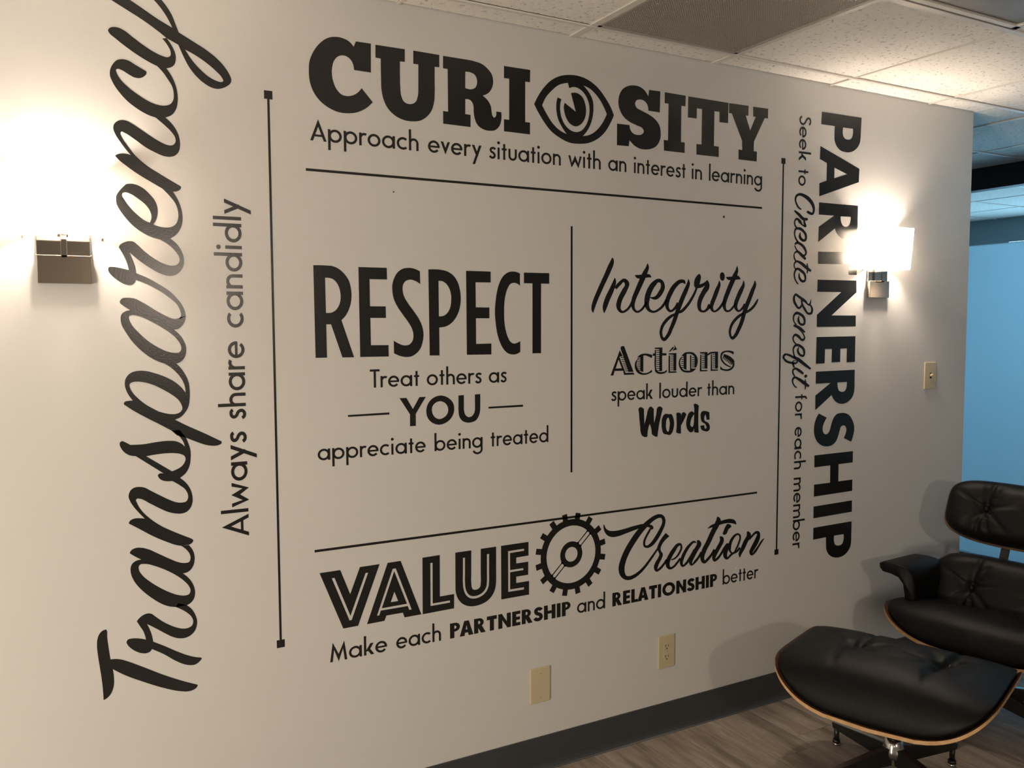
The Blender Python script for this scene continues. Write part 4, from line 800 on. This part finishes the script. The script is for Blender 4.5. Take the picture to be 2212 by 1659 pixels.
# --- gear emblem
GC = (1.5654, 0.7213)
root = empty('wall_gear', (GC[0], 0, GC[1]), 0, 'round black gear emblem between VALUE and Creation', 'wall lettering')
def circ(r, n=64, c=(0, 0)): return [V2(GC[0] + c[0] + r * math.cos(2 * PI * i / n), GC[1] + c[1] + r * math.sin(2 * PI * i / n)) for i in range(n)]
R0, R1g, R2g = 0.142, 0.121, 0.0985
out = []
for k in range(16):
    a = math.radians(11.25 + 22.5 * k)
    for da, rr in ((-0.083, R1g), (-0.070, R0), (0.070, R0), (0.083, R1g)):
        out.append(V2(GC[0] + rr * math.cos(a + da), GC[1] + rr * math.sin(a + da)))
    for q in (0.3, 0.5, 0.7):
        aa = a + 0.083 + (math.radians(22.5) - 0.166) * q
        out.append(V2(GC[0] + R1g * math.cos(aa), GC[1] + R1g * math.sin(aa)))
fm = Film(); fm.poly([out, circ(R2g)]); fm.build('toothed_ring', root, GC)
fm = Film(); fm.poly([circ(0.0445, 40), circ(0.0252, 32)]); fm.build('hub', root, GC)
for k in range(4):
    a = math.radians(43 + 90 * k) if k % 2 == 0 else math.radians(-46 + 90 * (k + 0)) 
    d = V2(math.cos(a), math.sin(a)); nn = V2(-d.y, d.x); c = V2(*GC)
    fm = Film()
    for s in (-1, 1):
        o_ = nn * s * 0.0078
        fm.poly([[c + d * 0.040 + o_ - nn * .0012, c + d * 0.102 + o_ - nn * .0012, c + d * 0.102 + o_ + nn * .0012, c + d * 0.040 + o_ + nn * .0012]])
        for r0, r1, sg in ((0.0415, 0.0485, 1), (0.1005, 0.0945, -1)):   # small fillets where the spoke meets ring and hub
            b0 = c + d * r0 + o_
            fm.poly([[b0 - nn * s * 0.0085, c + d * r1 + o_, b0 + nn * s * 0.006]])
    fm.build('spoke', root, GC)

# --- rules
def rule(name, label, pieces, group=None):
    xs = [p[0] for q in pieces for p in q[1]]; zs = [p[1] for q in pieces for p in q[1]]
    c = ((min(xs) + max(xs)) / 2, (min(zs) + max(zs)) / 2)
    r = empty(name, (c[0], 0, c[1]), 0, label, 'wall line', group)
    for nm, pts in pieces:
        fm = Film(); fm.poly([[V2(*p) for p in pts]]); fm.build(nm, r, c)
def rc(x0, z0, x1, z1): return [(x0, z0), (x1, z0), (x1, z1), (x0, z1)]
rule('wall_rule', 'thin black horizontal line under the words Approach every situation', [('bar', rc(0.6817, 1.9303, 2.4189, 1.9375))])
rule('wall_rule', 'thin black horizontal line above VALUE and the gear', [('bar', rc(0.6850, 0.8452, 2.4168, 0.8525))])
rule('wall_rule', 'thin black vertical line between RESPECT and Integrity', [('bar', rc(1.5620, 1.0020, 1.5690, 1.8220))])
def bar_rule(x, z0, z1, sq, t, label):
    rule('wall_rule', label, [('bar', rc(x - t / 2, z0 + sq, x + t / 2, z1 - sq)), ('end_square', rc(x - sq / 2, z0, x + sq / 2, z0 + sq)), ('end_square', rc(x - sq / 2, z1 - sq, x + sq / 2, z1))])
bar_rule(0.5822, 0.584, 2.137, 0.0225, 0.0062, 'tall black vertical line with square ends right of Always share candidly')
bar_rule(2.5262, 0.5905, 2.1285, 0.0215, 0.0072, 'tall black vertical line with square ends left of Seek to Create Benefit')

# ------------------------------------------------------------------ wall plates
def plate_body(parent, w, h, openings=()):
    bm = bmesh.new(); add_box(bm, (-w / 2, -0.0055, -h / 2), (w / 2, 0.0, h / 2), 0.0025, 3)
    return from_bm('plate', bm, M['ivory'], parent)
def screw(parent, z, x=0.0):
    o = cyl('screw', (x, -0.0052, z), (x, -0.0066, z), 0.0028, M['ivory'], parent, n=14)
    box('screw_slot', (x - 0.0025, -0.0069, z - 0.0005), (x + 0.0025, -0.0064, z + 0.0005), M['slot'], o)
p = empty('blank_plate', (1.4395, 0, 0.294), 0, 'blank ivory wall plate with two screws, above the dark baseboard', 'wall plate')
plate_body(p, 0.077, 0.120); screw(p, 0.041); screw(p, -0.041)
p = empty('power_outlet', (1.976, 0, 0.3065), 0, 'ivory double power outlet right of the blank wall plate', 'outlet')
plate_body(p, 0.074, 0.1225); screw(p, 0.0)
for s in (1, -1):
    z = s * 0.0195
    bm = bmesh.new(); add_cyl(bm, (0, -0.0050, z), (0, -0.0068, z), 0.0150, n=28)
    for v in bm.verts: v.co.z = z + max(-0.0125, min(0.0125, v.co.z - z))
    rcp = from_bm('receptacle', bm, M['ivory'], p)
    for xx, hh in ((-0.0062, 0.0045), (0.0062, 0.0038)):
        box('slot', (xx - 0.0011, -0.0071, z + 0.0035 - hh), (xx + 0.0011, -0.0066, z + 0.0035 + hh), M['slot'], rcp)
    cyl('ground_hole', (0, -0.0066, z - 0.0075), (0, -0.0071, z - 0.0075), 0.0026, M['slot'], rcp, n=12)
p = empty('light_switch', (3.437, 0, 1.268), 0, 'ivory toggle light switch near the wall corner', 'light switch')
plate_body(p, 0.0775, 0.1175); screw(p, 0.030); screw(p, -0.030)
box('toggle_recess', (-0.0055, -0.0062, -0.0125), (0.0055, -0.0052, 0.0125), M['slot'], p)
bm = bmesh.new(); add_box(bm, (-0.004, -0.0185, -0.0045), (0.004, -0.004, 0.0045), 0.0012, 2)
bmesh.ops.rotate(bm, verts=bm.verts[:], cent=(0, -0.004, 0), matrix=Matrix.Rotation(math.radians(-28), 3, 'X'))
from_bm('toggle', bm, M['ivory'], p)
for (x_, z_, r_, lb) in ((0.9415, 1.8900, 0.0022, 'tiny dark nail hole left of centre under the upper line'), (2.2290, 1.8900, 0.0045, 'small dark wall plug above the word Integrity')):
    o = cyl('wall_plug', (x_, 0.001, z_), (x_, -0.0012, z_), r_, M['slot'], n=12)
    tag(o, lb, 'wall plug')

# ------------------------------------------------------------------ lounge chair and ottoman
def superpt(th, a, b, n=4.0):
    c, s = math.cos(th), math.sin(th)
    return a * math.copysign(abs(c) ** (2 / n), c), b * math.copysign(abs(s) ** (2 / n), s)
def tufts(x, y, buttons):
    d = 0.0
    for (bx, by) in buttons:
        dx, dy = x - bx, y - by; r = math.hypot(dx, dy); ph = math.atan2(dy, dx)
        d -= 0.020 * math.exp(-(r / 0.022) ** 2) + 0.014 * math.exp(-(r / 0.075) ** 2)
        fold = 0.5 + 0.5 * math.cos(8 * ph + 9 * bx + 1.2 * math.sin(3 * ph + bx * 20))
        d -= 0.012 * math.exp(-(r / 0.105) ** 2) * (1 - math.exp(-(r / 0.018) ** 2)) * fold ** 4
        d -= 0.014 * math.exp(-((dx - 0.018 * math.sin(dy * 13)) / 0.008) ** 2) * math.exp(-(r / 0.17) ** 4)
    return d
def pad(name, a, b, top, edge, mat, parent, buttons, xf, nr=44, nt=176, n=4.2):
    """a leather cushion over a rounded-rectangle plan; top/edge give heights, xf maps local to chair space"""
    vs, fs = [], []
    def add(x, y, z): vs.append(tuple(xf(Vector((x, y, z)))))
    add(0, 0, top(0, 0) + tufts(0, 0, buttons))
    for k in range(1, nr + 1):
        r = math.sin(PI / 2 * k / nr) if k < nr else 1.0
        for i in range(nt):
            px_, py_ = superpt(2 * PI * i / nt, a, b, n)
            x, y = px_ * r, py_ * r
            f = max(0.0, 1 - r ** 5) ** 0.5
            e = edge(px_, py_)
            add(x, y, e + (top(x, y) + tufts(x, y, buttons) - e) * f)
    base2 = len(vs)
    for i in range(nt):        # piping and underside
        px_, py_ = superpt(2 * PI * i / nt, a * 0.985, b * 0.985, n); add(px_, py_, edge(px_, py_) - 0.014)
    add(0, 0, edge(0, 0) - 0.014)
    for i in range(nt):
        fs.append((0, 1 + i, 1 + (i + 1) % nt))
    for k in range(nr - 1):
        for i in range(nt):
            j = (i + 1) % nt; A = 1 + k * nt; B = A + nt
            fs.append((A + i, B + i, B + j, A + j))
    A = 1 + (nr - 1) * nt
    for i in range(nt):
        j = (i + 1) % nt
        fs.append((A + i, base2 + i, base2 + j, A + j)); fs.append((base2 + i, len(vs) - 1, base2 + j))
    return from_data(name, vs, fs, mat, parent, smooth=True)
def shell(name, a, b, surf, parent, xf, t=0.011, n=4.2, nr=12, nt=96):
    """moulded plywood shell: veneer faces and a pale laminated edge"""
    vs, fs, mi = [], [], []
    for side in (0, 1):
        vs.append(tuple(xf(Vector((0, 0, surf(0, 0) - side * t)))))
        for k in range(1, nr + 1):
            for i in range(nt):
                px_, py_ = superpt(2 * PI * i / nt, a, b, n); r = k / nr
                vs.append(tuple(xf(Vector((px_ * r, py_ * r, surf(px_ * r, py_ * r) - side * t)))))
    S = 1 + nr * nt
    for side in (0, 1):
        o = side * S
        for i in range(nt):
            j = (i + 1) % nt; f = (o, o + 1 + i, o + 1 + j); fs.append(f if not side else f[::-1]); mi.append(0)
            for k in range(nr - 1):
                A = o + 1 + k * nt; B = A + nt; f = (A + i, B + i, B + j, A + j); fs.append(f if not side else f[::-1]); mi.append(0)
    veneer = from_data(name, vs, fs, M['walnut'], parent, smooth=True)
    evs, efs = [], []
    for i in range(nt):
        px_, py_ = superpt(2 * PI * i / nt, a, b, n); nx_, ny_ = px_ / a, py_ / b
        q = Vector((nx_, ny_, 0)).normalized() * 0.0012
        for z in (0.0004, -t - 0.0004): evs.append(tuple(xf(Vector((px_ + q.x, py_ + q.y, surf(px_, py_) + z)))))
    for i in range(nt):
        j = (i + 1) % nt; efs.append((2 * i, 2 * i + 1, 2 * j + 1, 2 * j))
    e = from_data('laminated_edge', evs, efs, M['ply_edge'], veneer, smooth=True); e['label'] = 'pale laminated wood edge'
    return veneer
def leg_bm(r0, r1, z0, z1, th0, th1, w0=0.030, w1=0.024):
    """tapering arm of a star base, along +x"""
    bm = bmesh.new(); vs = []
    for (x, zt, th, w) in ((r0, z0, th0, w0), ((r0 + r1) / 2, (z0 + z1) / 2, (th0 + th1) / 2, (w0 + w1) / 2), (r1, z1, th1, w1)):
        vs.append([bm.verts.new((x, sy * w / 2 * k, z)) for sy, z, k in ((-1, zt, 1), (1, zt, 1), (1, zt - th, .55), (-1, zt - th, .55))])
    for a_, b_ in zip(vs[:-1], vs[1:]):
        for i in range(4): bm.faces.new((a_[i], a_[(i + 1) % 4], b_[(i + 1) % 4], b_[i]))
    bm.faces.new(vs[0]); bm.faces.new(vs[-1][::-1])
    return bm
def star_base(root, n, rad, a0, z_hub, z_seat, x0=0.0, y0=0.0):
    for k in range(n):
        a = a0 + 2 * PI * k / n
        l = from_bm('leg', leg_bm(0.015, rad, z_hub, 0.078, 0.062, 0.022), M['blackmetal'], root)
        l.location = (x0, y0, 0); l.rotation_euler = (0, 0, a)
        bm = bmesh.new()
        zz = lambda x: z_hub + (0.078 - z_hub) * (x - 0.015) / (rad - 0.015)
        vv = [bm.verts.new((x, s * 0.010, zz(x) + 0.0012)) for x in (0.03, rad - 0.004) for s in (-1, 1)]
        bm.faces.new((vv[0], vv[2], vv[3], vv[1]))
        ed = bmesh.ops.extrude_face_region(bm, geom=bm.faces[:])
        for v in [g for g in ed['geom'] if isinstance(g, bmesh.types.BMVert)]: v.co.z -= 0.002
        from_bm('polished_top', bm, M['polished'], l)
        bm = bmesh.new(); add_cyl(bm, (rad - 0.012, 0, 0.062), (rad - 0.012, 0, 0.018), 0.0095, 0.0085, 16); add_cyl(bm, (rad - 0.012, 0, 0.020), (rad - 0.012, 0, 0.008), 0.0125, 0.0135, 16)
        from_bm('foot', bm, M['blackmetal'], l)
        bm = bmesh.new(); add_cyl(bm, (rad - 0.012, 0, 0.008), (rad - 0.012, 0, 0.0004), 0.0125, 0.0135, 16)
        from_bm('glide', bm, M['polished'], l)
    lathe('hub', [(0.034, z_hub - 0.035), (0.036, z_hub - 0.01), (0.030, z_hub + 0.006), (0.027, z_hub + 0.022), (0.019, z_hub + 0.026)], M['polished'], root, loc=(x0, y0, 0))
    cyl('column', (x0, y0, z_hub + 0.02), (x0, y0, z_seat), 0.017, M['blackmetal'], root, n=24)

def make_ottoman():
    root = empty('ottoman', (2.415, -0.628, 0.0), math.radians(-69.5), 'black tufted leather ottoman with a pale-edged plywood shell on a star base', 'ottoman')
    A, B = 0.332, 0.268
    s0 = lambda x, y: 0.274 + 0.126 * min(1.0, abs(x / A)) ** 3.3
    ident = lambda v: v
    shell('plywood_shell', A, B, s0, root, ident, n=6.0)
    cs = pad('cushion', A * 0.965, B * 0.985, lambda x, y: 0.432 - 0.018 * (x / A) ** 2 - 0.022 * (y / B) ** 2, lambda x, y: s0(x, y) + 0.016, M['leather'], root, [(-0.135, 0.03), (0.135, 0.03)], ident, n=6.0)
    for s in (-1, 1):
        lathe('button', [(0.0095, 0.0), (0.009, 0.004), (0.005, 0.0065), (0.0005, 0.007)], M['leather'], cs, n=16, loc=(s * 0.135, 0.03, 0.389))
    star_base(root, 4, 0.272, math.radians(61.5), 0.118, 0.27)
    return root
make_ottoman()

def make_chair():
    root = empty('lounge_chair', (3.125, -0.515, 0.0), math.radians(-80.2), 'black tufted leather lounge chair with pale-edged plywood shells behind the ottoman', 'chair')
    A, B = 0.372, 0.275
    til = Matrix.Translation((0, 0, 0.0)) @ Matrix.Rotation(math.radians(-11), 4, 'X')
    sx = lambda v: til @ v
    s0 = lambda x, y: 0.245 + 0.115 * min(1.0, abs(x / A)) ** 3.3
    shell('seat_shell', A, B, s0, root, sx, n=5.2)
    cs = pad('seat_cushion', A * 0.965, B * 0.985, lambda x, y: 0.400 - 0.010 * (x / A) ** 2 - 0.02 * (y / B) ** 2, lambda x, y: s0(x, y) + 0.018, M['leather'], root, [(-0.14, 0.06), (0.14, 0.06)], sx, n=5.2)
    # backrest and headrest: plan lies in the reclined plane, ends curl forward
    def back(nm, yc, zc, rec, Aw, Bh, th):
        m = Matrix.Translation((0, yc, zc)) @ Matrix.Rotation(math.radians(90 - rec), 4, 'X')
        xf = lambda v: m @ v
        sb = lambda x, y: -0.045 + 0.055 * min(1.0, abs(x / Aw)) ** 2.2
        shell(nm + '_shell', Aw, Bh, sb, root, xf, n=4.2)
        c = pad(nm + '_cushion', Aw * 0.97, Bh * 0.975, lambda x, y: th - 0.045 + 0.03 * (x / Aw) ** 2 - 0.012 * (y / Bh) ** 2, lambda x, y: sb(x, y) + 0.016, M['leather'], root, [(-0.15, 0.0), (0.15, 0.0)], xf, n=4.0)
        for s in (-1, 1):
            p_ = xf(Vector((s * 0.15, 0.0, th - 0.045 - 0.027)))
            bt = lathe('button', [(0.0095, 0.0), (0.009, 0.004), (0.005, 0.0065), (0.0005, 0.007)], M['leather'], c, n=16)
            bt.location = p_; bt.rotation_euler = (math.radians(90 - rec), 0, 0)
    back('backrest', 0.185, 0.425, 24, 0.315, 0.150, 0.100)
    back('headrest', 0.300, 0.730, 24, 0.315, 0.132, 0.100)
    # spine braces joining the two back shells
    for s in (-1, 1):
        bm = bmesh.new(); add_box(bm, (-0.016, -0.006, -0.17), (0.016, 0.006, 0.17), 0.003, 2)
        o = from_bm('brace', bm, M['blackmetal'], root); o.location = (s * 0.085, 0.305, 0.575); o.rotation_euler = (math.radians(-24), 0, 0)
    bm = bmesh.new(); add_box(bm, (-0.03, -0.006, -0.14), (0.03, 0.006, 0.14), 0.003, 2)
    o = from_bm('seat_brace', bm, M['blackmetal'], root); o.location = (0, 0.215, 0.30); o.rotation_euler = (math.radians(-30), 0, 0)
    # armrests: a padded top that bends down on its inner side
    for s in (-1, 1):
        vs, fs = [], []
        prof = [(0.412, 0.527), (0.395, 0.535), (0.340, 0.538), (0.295, 0.532), (0.272, 0.508), (0.262, 0.47), (0.262, 0.40), (0.266, 0.352),
                (0.300, 0.348), (0.303, 0.41), (0.308, 0.455), (0.330, 0.482), (0.365, 0.492), (0.400, 0.494), (0.412, 0.508)]
        npf = len(prof); yy = [-0.085, -0.078, -0.06, 0.03, 0.12, 0.185, 0.20, 0.205]; sc = [0.86, 0.96, 1.0, 1.0, 1.0, 0.98, 0.94, 0.84]
        cx_, cz_ = 0.32, 0.50
        for y_, k_ in zip(yy, sc):
            for (x_, z_) in prof:
                vs.append((s * (cx_ + (x_ - cx_) * k_), y_ + (z_ - 0.5) * -0.10, cz_ + (z_ - cz_) * k_ + 0.03 * (y_ < 0.0) * 0 - 0.05 * (y_ + 0.08)))
        for q in range(len(yy) - 1):
            for i in range(npf):
                j = (i + 1) % npf; f = (q * npf + i, q * npf + j, (q + 1) * npf + j, (q + 1) * npf + i); fs.append(f)
        fs.append(tuple(range(npf))); fs.append(tuple((len(yy) - 1) * npf + i for i in range(npf)))
        bm = bmesh.new(); vv = [bm.verts.new(v) for v in vs]
        for f in fs: bm.faces.new([vv[i] for i in f])
        from_bm('armrest', bm, M['leather'], root, smooth=True)
    star_base(root, 5, 0.33, math.radians(54), 0.13, 0.25)
make_chair()
